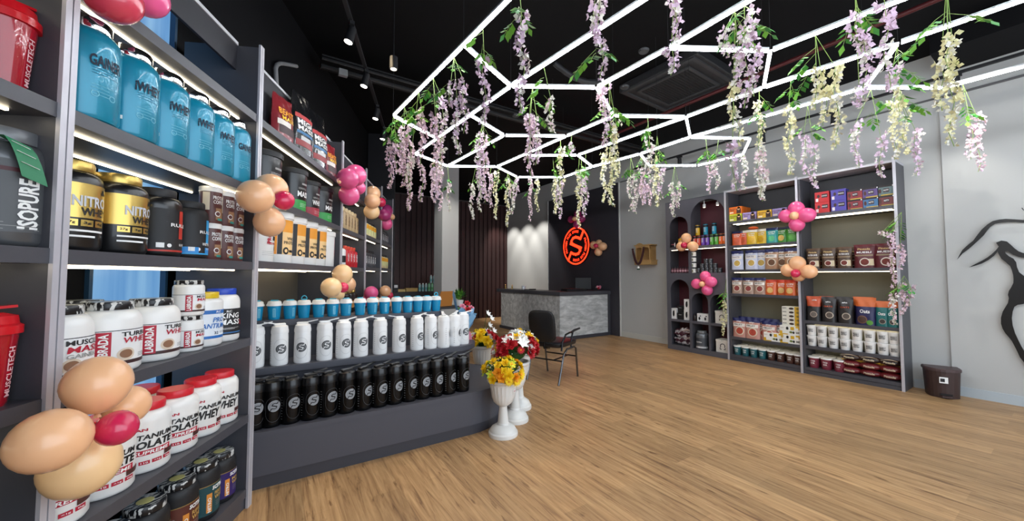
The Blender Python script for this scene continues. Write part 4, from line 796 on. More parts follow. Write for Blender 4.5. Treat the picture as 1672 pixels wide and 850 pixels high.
for i, x in enumerate((1390, 1422, 1457)):
    for k in range(4): putR((pl, pl, plb, ply)[k], x, 610, (.101 + .09 * k) if k < 3 else .20, '%s food pouch lying in the %s pile, %s from the bottom' % (('maroon', 'maroon', 'dark brown', 'yellow topped')[k], ('left', 'middle', 'right')[i], ORD[k]), 'food pouches piled on the bottom shelf', d=.10 + (.12 if k == 3 else 0), sc=.93)
# --- niche contents
def cany(c): return can('snack_can', 'can', .0365, .20, M(c, .35), BMAT, lambda d, mp, r, h: (d_rect(d, mp, -r * 2, r * 2, h * .72, h * .9, BMAT, .001, 10), d_text(d, mp, 'SNACK', 0, h * .5, h * .4, r * .7, TXW, rot=PI / 2)), lidh=.06, n=16)
cc = {k: cany(v) for k, v in dict(red='#d8482c', purple='#6a3fa6', green='#5aa83a', orange='#e86a1c', yellow='#e8b01c', teal='#2aa0c0').items()}
for i, (k, x) in enumerate(zip(('red', 'red', 'purple', 'purple', 'green', 'green', 'orange', 'orange'), (1134.5, 1141, 1148, 1155, 1162.5, 1170, 1177, 1183))): putR(cc[k], x, 387, 2.02, '%s snack can in the lower row of the large arch, %s of its pair' % (k, ('left', 'right')[i % 2]), 'snack cans in the large arch', d=.08)
for k, x, t in (('yellow', 1139, 'yellow snack can on the raised ledge'), ('teal', 1152, 'teal snack can on the raised ledge, left of two'), ('teal', 1166, 'teal snack can on the raised ledge, right of two')): putR(cc[k], x, 365, 2.216, t, 'snack cans in the large arch', d=.19, sc=1.12)
yj = jar('supplement_tub', 'tub', .085, .20, M('#dba41c', .3), M('#8a8c86', .3), lambda d, mp, r, h: (d_rect(d, mp, -r * 1.2, r * 1.2, h * .1, h * .5, M('#d8d6c0'), .001, 12), d_text(d, mp, 'MUSCLE', 0, h * .6, r * 1.3, h * .1, TXW)), sh=.86, neck=.6)
putR(yj, 1115, 388, 2.02, 'yellow supplement tub in the small upper arch', None, d=.12)
putR(carton('gift_box', 'box', .11, .12, .1, '#17151a', [('FITNESS', 0, .5, .6, .12, M('#e07a88'))], [(.5, .85, .15, .75, M('#e9e2e2'))]), 1099, 396, 2.02, 'small black box with pink print left of the yellow tub', None, d=.05)
sb = bottle('shot_bottle', .022, .12, M('#5c3038', .4), BMAT, dec_band(M('#b88890'), None), cap=.22)
for i in range(7): putR(sb, 1098 + i * 4.3, 440, 1.51, 'tiny pink labelled bottle in the left niche, %s from the left' % ORD[i], 'tiny bottles in the left niche', d=.06)
tb = can('supplement_canister', 'canister', .05, .105, M('#e6e4de', .4), BMAT, lambda d, mp, r, h: d_rect(d, mp, -r * 1.1, r * .4, h * .1, h * .6, M('#8a8a72'), .001, 8), lidh=.25, lidr=1.02, n=18)
for k in range(4): putR(tb, 1132.5, 430, 1.51 + .106 * k, 'small white canister with black lid, %s from the bottom of its stack' % ORD[k], 'canisters stacked beside the black jars', d=.07)
sj = can('small_jar', 'jar', .041, .085, M('#26262a', .3), M('#6a6a6c', .3, .5), lambda d, mp, r, h: (d_disc(d, mp, 0, h * .42, .02, .02, TXG), d_disc(d, mp, 0, h * .42, .015, .015, M('#26262a'), .003)), lidh=.14, n=16)
for k, (n_, x0) in enumerate(((6, 1140.5), (4, 1147), (2, 1153.5))):
    for i in range(n_): putR(sj, x0 + i * 7.0, 440, 1.51 + .086 * k, 'small black jar, %s layer of the pyramid, %s from the left' % (('bottom', 'middle', 'top')[k], ORD[i]), 'black jars stacked in a pyramid', d=.07)
pk = lambda wd, h, c='#e8e7e4', dk=True: carton('shaker_box', 'box', wd, h, .12, c, (), [], discs=[(.0, .5, .4, .28, TXK), (.12, .72, .25, .08, TXK)] if dk else [(0, .7, .6, .05, TXG)])
P1 = pk(.10, .21); P2 = pk(.11, .2); P3 = pk(.12, .13, '#161618', False)
putR(P1, 1100, 510, .60, 'white box with a black shaker picture in the left arch', None, d=.03); putR(P3, 1110.5, 512, .60, 'black box between white ones in the left arch', None, d=.04, sc=1); putR(P3, 1110.5, 500, .731, 'black box stacked on the other black one in the left arch', None, d=.09)
putR(P2, 1121, 510, .60, 'white product box, lower of the two in the left arch', 'stacked white boxes in the left arch', d=.03); putR(P2, 1121, 490, .801, 'white product box, upper of the two in the left arch', 'stacked white boxes in the left arch', d=.03)
kb = carton('kettlebell_box', 'box', .105, .15, .1, '#e8e7e4', (), (), discs=[(-.1, .38, .34, .2, TXK), (.25, .68, .3, .06, TXK)])
for i, x in enumerate((1142.5, 1152)): putR(kb, x, 515, .60, 'white box with black kettle picture in the middle arch, %s one' % ('left', 'right')[i], 'white boxes in the middle arch', d=.04)
putR(bottle('dark_bottle', .028, .13, M('#2a2220', .3), BMAT, None), 1134.5, 515, .60, 'little dark bottle left of the white boxes in the middle arch', None, d=.06)
def idmark(d): 
    mp = flat(0); r = .045; c = (0.0, .105)
    d_ring(d, mp, 0, .115, r * .72, r, TXK, .002, -.6, PI + .6); d_rect(d, mp, -.05, -.018, .05, .062, TXK, .002, 1); d_rect(d, mp, .018, .05, .05, .062, TXK, .002, 1); d_rect(d, mp, -.05, -.038, .05, .09, TXK, .002, 1); d_rect(d, mp, .038, .05, .05, .09, TXK, .002, 1)
def logobox(wd, h):
    root = E_('storage_box', cat='box', label='x'); MB().box(-wd / 2, wd / 2, 0, .2, 0, h * .84, M('#d9d4ca', .5), .002).build('box', root); MB().box(-wd / 2 - .004, wd / 2 + .004, -.004, .204, h * .841, h, M('#e2ddd4', .5), .002).build('lid', root)
    d = MB(); idmark(d); d_text(d, flat(-.004), 'JUST', 0, h * .92, .05, .012, TXK, off=.002); d.build('emblem', root); return Proto(root)
lb = logobox(.235, .225)
putR(lb, 1178.5, 515, .60, 'cream lidded box with black emblem in the right arch', 'cream boxes with emblem in the niche unit', d=.05); putR(lb, 1180, 565, .09, 'cream lidded box with black emblem on the bottom level', 'cream boxes with emblem in the niche unit', d=.05)
gj = jar('supplement_tub', 'tub', .11, .33, M('#7d8084', .3, .4), M('#8c8f92', .3, .4), lambda d, mp, r, h: (d_rect(d, mp, -r * 1.5, r * 1.5, h * .2, h * .62, M('#4c5056'), .001, 14), d_text(d, mp, 'ONE', -r * .3, h * .52, r * .6, h * .1, TXK), d_text(d, mp, 'PROTEIN', -r * .1, h * .38, r * 1.0, h * .06, TXW), d_rect(d, mp, -r * 1.5, r * 1.5, h * .05, h * .14, M('#d8d8d8'), .001, 14)), sh=.84, neck=.7)
putR(gj, 1147, 560, .09, 'large silver grey tub on the bottom level of the niche unit', None, d=.13)
FOILS = M('#c8c2c4', .3, .3, var=.5, bscale=30, bump=.8, name='crinkled_film'); BURG = M('#4a2430', .4)
for k, (dy, z, a) in enumerate(((.0, .14, 0), (.03, .20, 6), (-.03, .26, -5), (.02, .325, 12), (.0, .39, 18))):
    m = MB(); n = 12
    m.tube([(-.19 + .38 * i / n, .01 * math.sin(i * 1.7 + k), .012 * math.sin(i * 2.1 + k)) for i in range(n + 1)], [.012 + .026 * math.sin(PI * min(1, max(.08, i / n))) * (1 + .2 * math.sin(i * 3 + k)) for i in range(n + 1)], FOILS if k % 2 == 0 else BURG, 10)
    m.tube([(-.17 + .34 * i / n, -.012 + .012 * math.sin(i * 1.3), .016 + .012 * math.sin(i * 2.6 + k)) for i in range(n + 1)], .018, BURG if k % 2 == 0 else FOILS, 8)
    o = m.build('wrapped_flowers', None, (XR + .14, 4.345 + dy, z), -PI / 2); o.rotation_euler.y = R_(-a * .6); tag(o, 'bundle rolled in silvery film in the bottom left niche, %s from the bottom' % ORD[k], 'bundle', 'film wrapped bundles in the bottom left niche')

# ================================================================== RECEPTION COUNTER
root = E_('reception_counter', (5.42, 6.45, 0), 0, 'corner reception counter with grey marble front and charcoal top', 'counter')
MB().box(0, 1.60, 0, .45, .075, 1.0, MARBLE).build('marble_front', root); MB().box(0.001, .45, .451, 2.56, .075, 1.0, MARBLE).build('marble_front', root)
MB().box(-.035, 1.61, -.035, .50, 1.001, 1.09, LAM, .004).build('countertop', root); MB().box(-.035, .50, .501, 2.76, 1.001, 1.09, LAM, .004).build('countertop', root)
MB().box(-.03, 1.60, -.03, .42, 0, .074, STEPD).build('plinth', root); MB().box(-.03, .42, .421, 2.60, 0, .074, STEPD).build('plinth', root); MB().box(1.53, 1.605, -.02, -.001, .0745, 1.0, LAM).build('end_post', root)
# things on the counter
root = E_('monitor', (6.50, 6.84, 1.09), R_(-22), 'black computer monitor seen from behind on the counter', 'monitor')
MB().box(-.21, .21, -.02, .02, .03, .32, BMAT, .006).build('screen', root); MB().box(-.03, .03, .0, .05, .0, .12, BMAT).build('stand', root); MB().box(-.1, .1, -.07, .09, 0, .012, BMAT, .003).build('foot', root)
root = E_('laptop', (6.02, 6.66, 1.09), R_(-8), 'flat black closed laptop lying beside the monitor', 'laptop'); MB().box(-.27, .27, -.15, .15, 0, .035, M('#1a1a1d', .35), .004).build('base', root); MB().box(-.26, .26, -.14, .14, .0355, .06, M('#1d1d20', .3), .004).build('lid', root)
p = onX(854, 470, 5.6); root = E_('paper_cup', (5.62, p.y, 1.09), 0, 'white round pot on the far part of the counter', 'pot'); MB().lathe([(.045, 0), (.055, .01), (.055, .085), (.05, .09)], M('#e4e6ea', .3), 20).build('body', root); MB().lathe([(.057, .091), (.055, .105)], M('#e4e6ea', .3), 20).build('lid', root)
root = E_('tray', (5.60, p.y - .3, 1.09), 0, 'flat black tray beside the white pot', 'tray'); MB().box(-.1, .12, -.12, .12, 0, .012, BMAT, .003).build('base', root); MB().box(-.1, .12, -.12, -.11, .0125, .03, BMAT).build('rim', root)
for i, (x, yy) in enumerate(((819, .0), (826, 0))):
    p = onX(x, 465, 5.62); root = E_('figurine', (5.62, min(p.y, 9.1 - .35 * i), 1.09), 0, 'small golden figurine at the far end of the counter, %s one' % ('left', 'right')[i], 'figurine', 'golden figurines on the counter')
    MB().lathe([(.03, 0), (.028, .012), (.014, .02)], GOLD, 14).build('base', root); MB().lathe([(.014, .0205), (.022, .05), (.016, .075), (.006, .082), (.014, .098), (.008, .115)], GOLD, 14).build('figure', root)

# ================================================================== FLOWERS
def petal(mb, c, dirv, up, L, W_, m, cup_=.2):
    d = Vector(dirv).normalized(); u = Vector(up).normalized(); s_ = d.cross(u).normalized(); c = Vector(c)
    P = [c, c + d * L * .5 + s_ * W_ + u * L * cup_ * .5, c + d * L + u * L * cup_ * 1.2, c + d * L * .5 - s_ * W_ + u * L * cup_ * .5, c + d * L * .55 + u * L * cup_ * .1]
    mb.add(P, [(0, 1, 4), (1, 2, 4), (2, 3, 4), (3, 0, 4)], m, True)
def frame_of(n):
    n = Vector(n).normalized(); a = n.cross(Vector((0, 0, 1)) if abs(n.z) < .95 else Vector((1, 0, 0))).normalized(); return n, a, n.cross(a)
def rose(mb, c, n, r, m):
    n, a, b_ = frame_of(n)
    for ring, (k, tilt, rr) in enumerate(((6, .25, 1.0), (5, .7, .8), (4, 1.3, .55), (3, 2.6, .35))):
        for i in range(k):
            t = 2 * PI * i / k + ring * .6; d = a * math.cos(t) + b_ * math.sin(t); petal(mb, Vector(c) + n * r * .12 * ring, d + n * tilt, n - d * .2, r * rr * (1.2 if ring < 2 else 1.4), r * .48 * rr + .003, m, .1)
def gerbera(mb, c, n, r, m, mc):
    n, a, b_ = frame_of(n)
    for ring, rr in ((0, 1), (1, .8)):
        for i in range(13): t = 2 * PI * i / 13 + ring * .24; d = a * math.cos(t) + b_ * math.sin(t); petal(mb, Vector(c) + n * .004 * ring, d + n * (.15 + .2 * ring), n, r * rr, r * .16, m, .05)
    mb.ball(Vector(c) + n * .008, r * .2, mc, 8)
def lily(mb, c, n, r, m):
    n, a, b_ = frame_of(n)
    for i in range(6): t = 2 * PI * i / 6; d = a * math.cos(t) + b_ * math.sin(t); petal(mb, c, d + n * .7, n - d * .5, r * 1.25, r * .3, m, -.12)
def leafp(mb, c, d, L, W_, m): petal(mb, c, d, Vector((0, 0, 1)) if abs(Vector(d).normalized().z) < .9 else Vector((1, 0, 0)), L, W_, m, -.1)
FM = dict(red=M('#b5101f', .6), yel=M('#f0ca12', .6), org=M('#f0a21c', .6), wht=M('#f3f3ee', .6), lime=M('#c8dc3a', .6), pink=M('#e08aa0', .6), g1=M('#2f5a24', .6), g2=M('#4a7a30', .6), cr=M('#e9e4c2', .6))
def arrangement(name, loc, R, hgt, spec, label, cat='flowers', seed=1, squash=.75):
    rnd = random.Random(seed); root = E_(name, loc, 0, label, cat, 'flower arrangements in white urns' if 'urn' in label else None)
    lf = MB()
    for k in range(200):
        a = rnd.uniform(0, 2 * PI); e = rnd.uniform(-.1, 1.4); d = Vector((math.cos(a) * math.cos(e), math.sin(a) * math.cos(e), math.sin(e) * squash)); leafp(lf, d * R * rnd.uniform(.3, .75) + Vector((0, 0, hgt * .25)), d + Vector((0, 0, .25)), R * .42, R * .09, FM['g1'] if k % 3 else FM['g2'])
    lf.ball((0, 0, hgt * .25), R * .55, FM['g1'], 12, (1, 1, .7)); lf.build('foliage', root)
    if R > .1:
        cols = list({c_ for _, c_, *_ in spec}); spec = list(spec) + [(rnd.choice(['rose', 'daisy', 'rose', 'lily']), rnd.choice([c_ for _, c_, *_ in spec]), rnd.uniform(0, 360), rnd.uniform(-14, 80), rnd.uniform(.032, .042)) for _ in range(30)]
    for kind, col, a, e, r in spec:
        r *= (.95 if kind == 'lily' else 1.25) if R > .1 else 1; a = R_(a); e = R_(e); d = Vector((math.cos(a) * math.cos(e), math.sin(a) * math.cos(e), math.sin(e) * squash)); c = d * R + Vector((0, 0, hgt * .25)); m = MB()
        if kind == 'rose': rose(m, c, d, r, FM[col])
        elif kind == 'daisy': gerbera(m, c, d, r, FM[col], FM['org'])
        else: lily(m, c, d, r, FM[col])
        m.tube([d * R * .3 + Vector((0, 0, hgt * .2)), c - d * .002], .0025, FM['g2'], 5)
        m.build({'rose': 'rose', 'daisy': 'gerbera', 'lily': 'lily'}[kind], root)
    sp = MB()
    for k in range(60): a = rnd.uniform(0, 2 * PI); e = rnd.uniform(.1, 1.4); d = Vector((math.cos(a) * math.cos(e), math.sin(a) * math.cos(e), math.sin(e) * squash)); sp.ball(d * R * 1.02 + Vector((0, 0, hgt * .25)), .005, FM['wht'], 6)
    sp.build('filler_blossoms', root); return root
def urn(loc, label, h=.515, sticker=False):
    root = E_('pedestal_urn', loc, 0, label, 'urn', 'white pedestal urns beside the platform'); W_ = M('#e8e7e3', .3, coat=.3); k = h / .515
    MB().lathe([(.135, 0), (.137, .010), (.134, .030), (.122, .040), (.120, .050), (.108, .068), (.078, .086), (.056, .096), (.054, .108), (.050, .112), (.043, .18), (.036, .252), (.040, .256), (.040, .262)], W_, 36).build('base', root)
    MB().lathe([(.03, .2621), (.044, .266), (.060, .275), (.086, .30), (.104, .345), (.112, .40), (.120, .455)], W_, 60, flute=.022, fr=20, capt=False).build('bowl', root)
    MB().lathe([(.121, .4551), (.123, .47), (.146, .485), (.150, .497), (.146, .506), (.130, .508), (.122, .49), (.118, .47), (.02, .468)], W_, 60, flute=.008, fr=30, capb=False).build('rim', root)
    MB().lathe([(.117, .4685), (.1, .478)], M('#3a2c20', .9), 24).build('soil', root)
    if sticker: d = MB(); mp = cylmap(.121, R_(25)); d_rect(d, mp, -.018, .018, .40, .425, TXW, .004, 3); d_text(d, mp, 'SALE', 0, .412, .026, .010, TXR, off=.0055); d.build('sticker', root)
    root.scale = (1, 1, k); return root
U = [(1.80, 2.955), (2.075, 3.175), (2.305, 3.445)]
urn((*U[0], 0), 'front white pedestal urn with fluted bowl beside the platform', sticker=True); urn((*U[1], 0), 'middle white pedestal urn, half hidden behind the front one', .6); urn((*U[2], 0), 'rear white pedestal urn, its foot nearest the black chair', .62)
arrangement('flower_arrangement', (*U[0], .485), .18, .24, [('rose', 'yel', 250, 60, .036), ('rose', 'org', 225, 22, .034), ('rose', 'org', 275, 5, .034), ('daisy', 'yel', 300, 8, .055), ('daisy', 'yel', 330, 25, .055), ('lily', 'lime', 200, 15, .045), ('lily', 'lime', 320, 62, .045), ('rose', 'yel', 215, 50, .03), ('daisy', 'yel', 255, -8, .04), ('rose', 'org', 60, 40, .034), ('rose', 'yel', 120, 30, .036), ('daisy', 'yel', 20, 20, .05), ('lily', 'lime', 165, 10, .04), ('daisy', 'yel', 280, -10, .05)], 'yellow and lime flower arrangement in the front white urn', seed=2)
arrangement('flower_arrangement', (*U[1], .585), .20, .36, [('rose', 'red', 300, 30, .05), ('rose', 'red', 325, 10, .05), ('rose', 'red', 285, 10, .048), ('rose', 'red', 340, 38, .05), ('lily', 'wht', 240, 60, .07), ('lily', 'wht', 265, 40, .07), ('lily', 'wht', 200, 50, .06), ('rose', 'red', 190, 25, .046), ('rose', 'red', 175, 40, .046), ('rose', 'red', 205, 15, .046), ('rose', 'yel', 350, 30, .045), ('daisy', 'yel', 340, 62, .05), ('lily', 'wht', 60, 60, .06), ('rose', 'red', 90, 30, .05), ('rose', 'red', 30, 30, .05), ('rose', 'red', 222, 35, .046)], 'red rose and white lily arrangement in the middle white urn', seed=5, squash=.9)
arrangement('flower_arrangement', (*U[2], .605), .185, .34, [('rose', 'yel', 280, 40, .045), ('daisy', 'yel', 310, 50, .05), ('lily', 'wht', 330, 45, .06), ('rose', 'red', 260, 10, .05), ('rose', 'yel', 340, 10, .04), ('lily', 'wht', 350, 30, .05), ('rose', 'red', 300, 5, .045), ('rose', 'red', 60, 30, .045), ('lily', 'wht', 200, 60, .055)], 'yellow, white and red arrangement in the rear white urn', seed=9)
p4 = onz(787, 572, .60); p4 = Vector((2.21, 4.14, 0))
urn((p4.x, p4.y, 0), 'white pedestal urn behind the rounded end of the platform', .60)
arrangement('flower_arrangement', (p4.x, p4.y, .575), .17, .24, [('rose', 'yel', 230, 30, .05), ('rose', 'yel', 260, 15, .05), ('daisy', 'yel', 215, 10, .05), ('rose', 'yel', 240, 60, .045), ('lily', 'wht', 300, 60, .06), ('lily', 'wht', 330, 50, .06), ('rose', 'red', 320, 20, .05), ('rose', 'red', 290, 35, .05), ('rose', 'yel', 60, 40, .05), ('lily', 'wht', 20, 70, .06), ('rose', 'yel', 270, -5, .04)], 'yellow and white arrangement in the urn behind the platform', seed=12)
# arching white lily sprays
m = MB()
for k, (x, y) in enumerate(((796, 512), (802, 520), (799, 531), (806, 540))):
    p = onY(x, y, 4.1); q = p - Vector((p4.x, p4.y, .6)); lily(m, q, (.3, -.6, .4), .045, FM['wht']); m.tube([(0, 0, 0), (q.x * .7, q.y * .5, q.z * .8), tuple(q)], .003, FM['g1'], 5)
o = m.build('lily_spray', None, (p4.x, p4.y, .6)); tag(o, 'white lily spray arching out of the rear yellow arrangement', 'flowers')
# bouquet in blue paper standing on the middle step
root = E_('wrapped_bouquet', (1.77, 3.72, .755), 0, 'bouquet of red and pink roses wrapped in light blue paper at the platform end', 'bouquet')
BP = M('#8fbfe2', .7, bump=.6, bscale=20); m = MB()
for i in range(9):
    t0 = R_(150 + i * 26); w2 = R_(21); top = .40 + .06 * math.sin(i * 2.3); R2 = .125 + .02 * math.sin(i * 1.7); vs = []
    for j in range(6):
        v = j / 5; rr = .022 + (R2 - .022) * v ** 1.5 + .01 * math.sin(j * 2 + i); 
        for k in (-1, 0, 1): vs.append((rr * math.cos(t0 + k * w2), rr * math.sin(t0 + k * w2), v * (top + (.05 if k == 0 and i % 2 else 0)) * (1 + (.10 if math.sin(t0) > 0 else -.25))))
    m.add(vs, [(j * 3 + k, j * 3 + k + 1, j * 3 + k + 4, j * 3 + k + 3) for j in range(5) for k in range(2)], BP, True)
m.build('wrapping_paper', root); m = MB()
for k, (x, y, z) in enumerate(((-.05, -.05, .36), (.0, -.075, .325), (.05, -.05, .34), (.02, -.02, .39))): q = MB(); rose(q, (x, y, z), (x * 2, -.6, .6), .036, FM['red' if k % 2 else 'pink']); q.tube([(0, 0, .02), (x, y, z)], .003, FM['g1'], 5); q.build('rose', root)
for k in range(26): a = random.uniform(0, 2 * PI); leafp(m, (.05 * math.cos(a), .05 * math.sin(a), .3), (math.cos(a), math.sin(a), 1.2), .08, .014, FM['g2'])
m.build('foliage', root); m = MB(); m.lathe([(.03, .06), (.034, .085), (.03, .10)], M('#d87a90', .5), 14); m.add([(.02, -.03, .09), (.05, -.045, .09), (.07, -.05, -.0), (.035, -.04, .0)], [(0, 1, 2, 3)], M('#d87a90', .5)); m.add([(-.01, -.032, .09), (.02, -.04, .09), (.03, -.05, .01), (-.02, -.045, .02)], [(0, 1, 2, 3)], M('#d87a90', .5)); m.build('ribbon', root)
# small bouquet on counter
p = Vector((6.85, 6.66, 1.09)); arrangement('small_bouquet', (p.x, p.y, 1.13), .07, .05, [('rose', 'pink', 250, 20, .035), ('rose', 'pink', 210, 40, .035), ('rose', 'pink', 290, 50, .035), ('rose', 'yel', 330, 45, .025), ('rose', 'red', 230, 5, .03)], 'small bouquet of dusty pink flowers at the right end of the counter', 'flowers', 20)

# ================================================================== CHAIR
a = R_(21.7); root = E_('visitor_chair', (3.38, 4.18, 0), a, 'black padded visitor chair with metal legs in front of the counter', 'chair')
LEA = M('#17181b', .38, name='black_leatherette', bump=.1, bscale=150); STL = M('#2a2b2e', .25, .8); CHR2 = M('#6c6e72', .22, .9)
def slab(mb, nx, m, W_, L, th, fn, n=10):     # rounded cushion over a superellipse outline
    vs = []; N = 28; rings = [(0, 1), (.55, 1), (.9, .97), (1, .6), (1, .0), (.97, -.6), (.85, -1), (0, -1)]
    for (r, h_) in rings:
        for k in range(N):
            t = 2 * PI * k / N; c, s_ = math.cos(t), math.sin(t); e = 2 / 4.2; vs.append(fn(r * W_ / 2 * abs(c) ** e * (1 if c >= 0 else -1), r * L / 2 * abs(s_) ** e * (1 if s_ >= 0 else -1), h_ * th / 2))
    mb.add(vs, [(i * N + k, (i + 1) * N + k, (i + 1) * N + (k + 1) % N, i * N + (k + 1) % N) for i in range(len(rings) - 1) for k in range(N)], m, True)
m = MB(); slab(m, 0, LEA, .56, .54, .075, lambda x, y, z: (x + .03, y, .50 + z + .01 * math.cos(x * 5))); m.build('seat', root)
m = MB(); slab(m, 0, LEA, .41, .44, .06, lambda x, y, z: (-.26 + z - .12 * (y + .23) / .46 * .6 - .02 * math.cos(x * 5) , x, .765 + y)); m.build('backrest', root)
for sy in (-1, 1):
    y = sy * .255
    MB().tube([(.28, y * .98, 0), (.21, y, .42), (.15, y, .445)], .014, CHR2, 10).build('leg', root)
    MB().tube([(-.30, y * .98, 0), (-.16, y, .38), (-.06, y, .44), (.15, y, .445)], .014, CHR2, 10).build('leg', root)
    MB().tube([(-.22, y, .44), (-.20, y, .55), (-.10, y, .645), (.02, y, .66), (.10, y, .66)], .013, STL, 10).build('arm_frame', root)
    m = MB(); m.tube([(.06, y, .445), (.08, y, .58), (.12, y, .655)], .012, STL, 10); m.tube([(.08, y, .655), (.16, y, .675), (.34, y, .685)], [.016, .018, .014], BMAT, 10); m.build('armrest', root)
m = MB(); m.tube([(.23, -.25, .30), (.23, .25, .30)], .010, STL); m.tube([(-.2, -.25, .30), (-.2, .25, .30)], .010, STL); m.tube([(-.2, -.12, .30), (.23, -.12, .30)], .010, STL); m.build('stretcher', root)
MB().tube([(-.1, 0, .445), (-.24, 0, .46), (-.255, 0, .58)], .016, STL, 8).build('back_bracket', root)

# ================================================================== PEDAL BIN
root = E_('pedal_bin', (6.84, 1.0, 0), R_(-70), 'dark brown plastic pedal bin standing against the right wall', 'bin'); BRN = M('#3a2724', .45, name='brown_plastic', bump=.5, bscale=260)
def dsh(sc): return [(.145 * sc * math.cos(t), -.10 * sc + -.02 * 0 + (-.13 * sc * math.sin(t) + .10 * sc)) for t in [PI * k / 12 for k in range(13)]] + [(-.145 * sc, .11 * sc), (.145 * sc, .11 * sc)]
m = MB(); A_ = dsh(.9); B_ = dsh(1.0); n = len(A_); m.add([(x, y, 0.0) for x, y in A_] + [(x, y, .31) for x, y in B_], [(k, k + n, (k + 1) % n + n, (k + 1) % n) for k in range(n)] + [tuple(range(n)), tuple(range(2 * n - 1, n - 1, -1))], BRN); m.build('body', root)
A_ = dsh(1.07); B_ = dsh(1.0); m = MB(); m.add([(x, y, .3105) for x, y in A_] + [(x, y, .338) for x, y in A_] + [(x, y, .347) for x, y in B_], [(k, (k + 1) % n, (k + 1) % n + n, k + n) for k in range(n)] + [(k + n, (k + 1) % n + n, (k + 1) % n + 2 * n, k + 2 * n) for k in range(n)] + [tuple(range(2 * n, 3 * n)), tuple(range(n - 1, -1, -1))], M('#4a3a3a', .45)); m.build('lid', root)
m = MB(); m.box(-.045, .045, -.165, -.11, .012, .035, BRN, .004); m.build('pedal', root); m = MB(); m.box(-.05, .05, -.128, -.119, .036, .055, M('#150e0d', .7)); m.build('pedal_slot', root)
m = MB(); m.box(-.055, .015, -.139, -.128, .18, .25, TXW); m.box(-.048, -.012, -.1405, -.1391, .195, .235, TXK); m.build('sticker', root)

# ================================================================== WALL SHRINE
p0 = onX(1040, 394, 7.0); root = E_('wall_shrine', (7.079, 5.33, 1.70), -PI / 2, 'small carved wooden shrine mounted on the right wall', 'shrine'); WD = M('#b8925c', .55, var=.2, bscale=20, name='light_wood')
MB().box(-.22, .22, -.22, -.001, 0, .09, WD, .003).build('drawer_base', root); MB().box(-.24, .24, -.235, -.001, .091, .105, WD).build('platform', root)
MB().box(-.19, .19, -.02, -.001, .106, .42, WD).build('back_panel', root)
for x in (-.20, -.02, .16): MB().lathe([(.014, .106), (.010, .14), (.012, .30), (.018, .345)], WD, 12, c=(x + .01, -.20, 0)).build('column', root)
for x in (-.195, .185): MB().box(x, x + .012, -.19, -.021, .106, .40, M('#a57f4a', .6)).build('side_screen', root)
m = MB(); 
for (x0, x1) in ((-.19, -.01), (-.01, .17)): arch_face(m, x0 + .018, x1 - .018, .346, .35, .385, -.21, -.195, WD, x0, x1, .42)
m.build('arched_fascia', root); MB().box(-.225, .225, -.225, -.001, .421, .445, WD, .003).build('cornice', root); m = MB(); m.prism([(-.19, .446), (.0, .446), (-.03, .47), (-.095, .49), (-.16, .47)], -.2, -.18, WD, 'y'); m.build('crest', root)
m = MB()
for k in range(46):
    t = k / 45; x = -.24 + .30 * t; z = .35 - .62 * math.sin(PI * t) ** .8 * .55 + (.02 * t); m.ball((x, -.25, z), .027, M('#3a1218', .8), 7, (1, 1, 1))
g = m.build('garland_beads'); g.name = 'hanging_garland'; g.location = (7.079, 5.33, 1.70); g.rotation_euler.z = -PI / 2; tag(g, 'dark red bead garland draped over the wooden shrine', 'garland')
m = MB(); m.lathe([(.028, -.05), (.02, -.01), (.006, .0)], TXW, 10, c=(-.09, -.25, -.03)); m.lathe([(.03, -.08), (.035, -.06), (.02, -.05)], M('#1f4a3a', .7), 10, c=(-.09, -.25, -.03)); m.build('tassel', g)

# ================================================================== ILLUMINATED SIGN
root = E_('illuminated_sign', (7.03, 7.60, 2.28), -PI / 2, 'round red glowing sign with an S emblem on the charcoal panel', 'sign')
SR = M('#ff3216', .4, 0, 3.6, name='red_neon'); R0 = .52
MB().lathe([(R0, 0), (R0, .06)], BMAT, 56).build('backing_disc', root).rotation_euler = (PI / 2, 0, 0)
mp = flat(-.061)
m = MB(); d_ring(m, mp, 0, 0, R0 * .92, R0 * 1.0, SR, .006, n=60); m.lathe([(R0, 0), (R0 * 1.001, .01)], SR, 4) if False else None; m.build('outer_ring', root)
m = MB()
for sg in (1, -1): d_line(m, mp, [(sg * x * R0 * 1.0, sg * y * R0 * 1.0) for x, y in [(.60, .76), (.36, .34), (.18, .42), (.0, .46), (-.2, .42), (-.34, .27), (-.26, .12), (.02, .0), (.42, -.14)]], R0 * .13, SR, .008)
m.build('emblem', root)
m = MB()
for base, txt in ((R_(205), 'PROTEIN PLUS STORE'), (R_(25), 'PROTEIN PLUS STORE')):
    n = len(txt); span = R_(128)
    for i, ch in enumerate(txt):
        if ch == ' ': continue
        t = base - span * (i - 0) / (n - 1) ; cx_, cy_ = R0 * .76 * math.cos(t), R0 * .76 * math.sin(t); d_text(m, mp, ch, cx_, cy_, R0 * .09, R0 * .13, SR, rot=t - PI / 2, off=.007, bold=.02)
m.build('lettering', root)

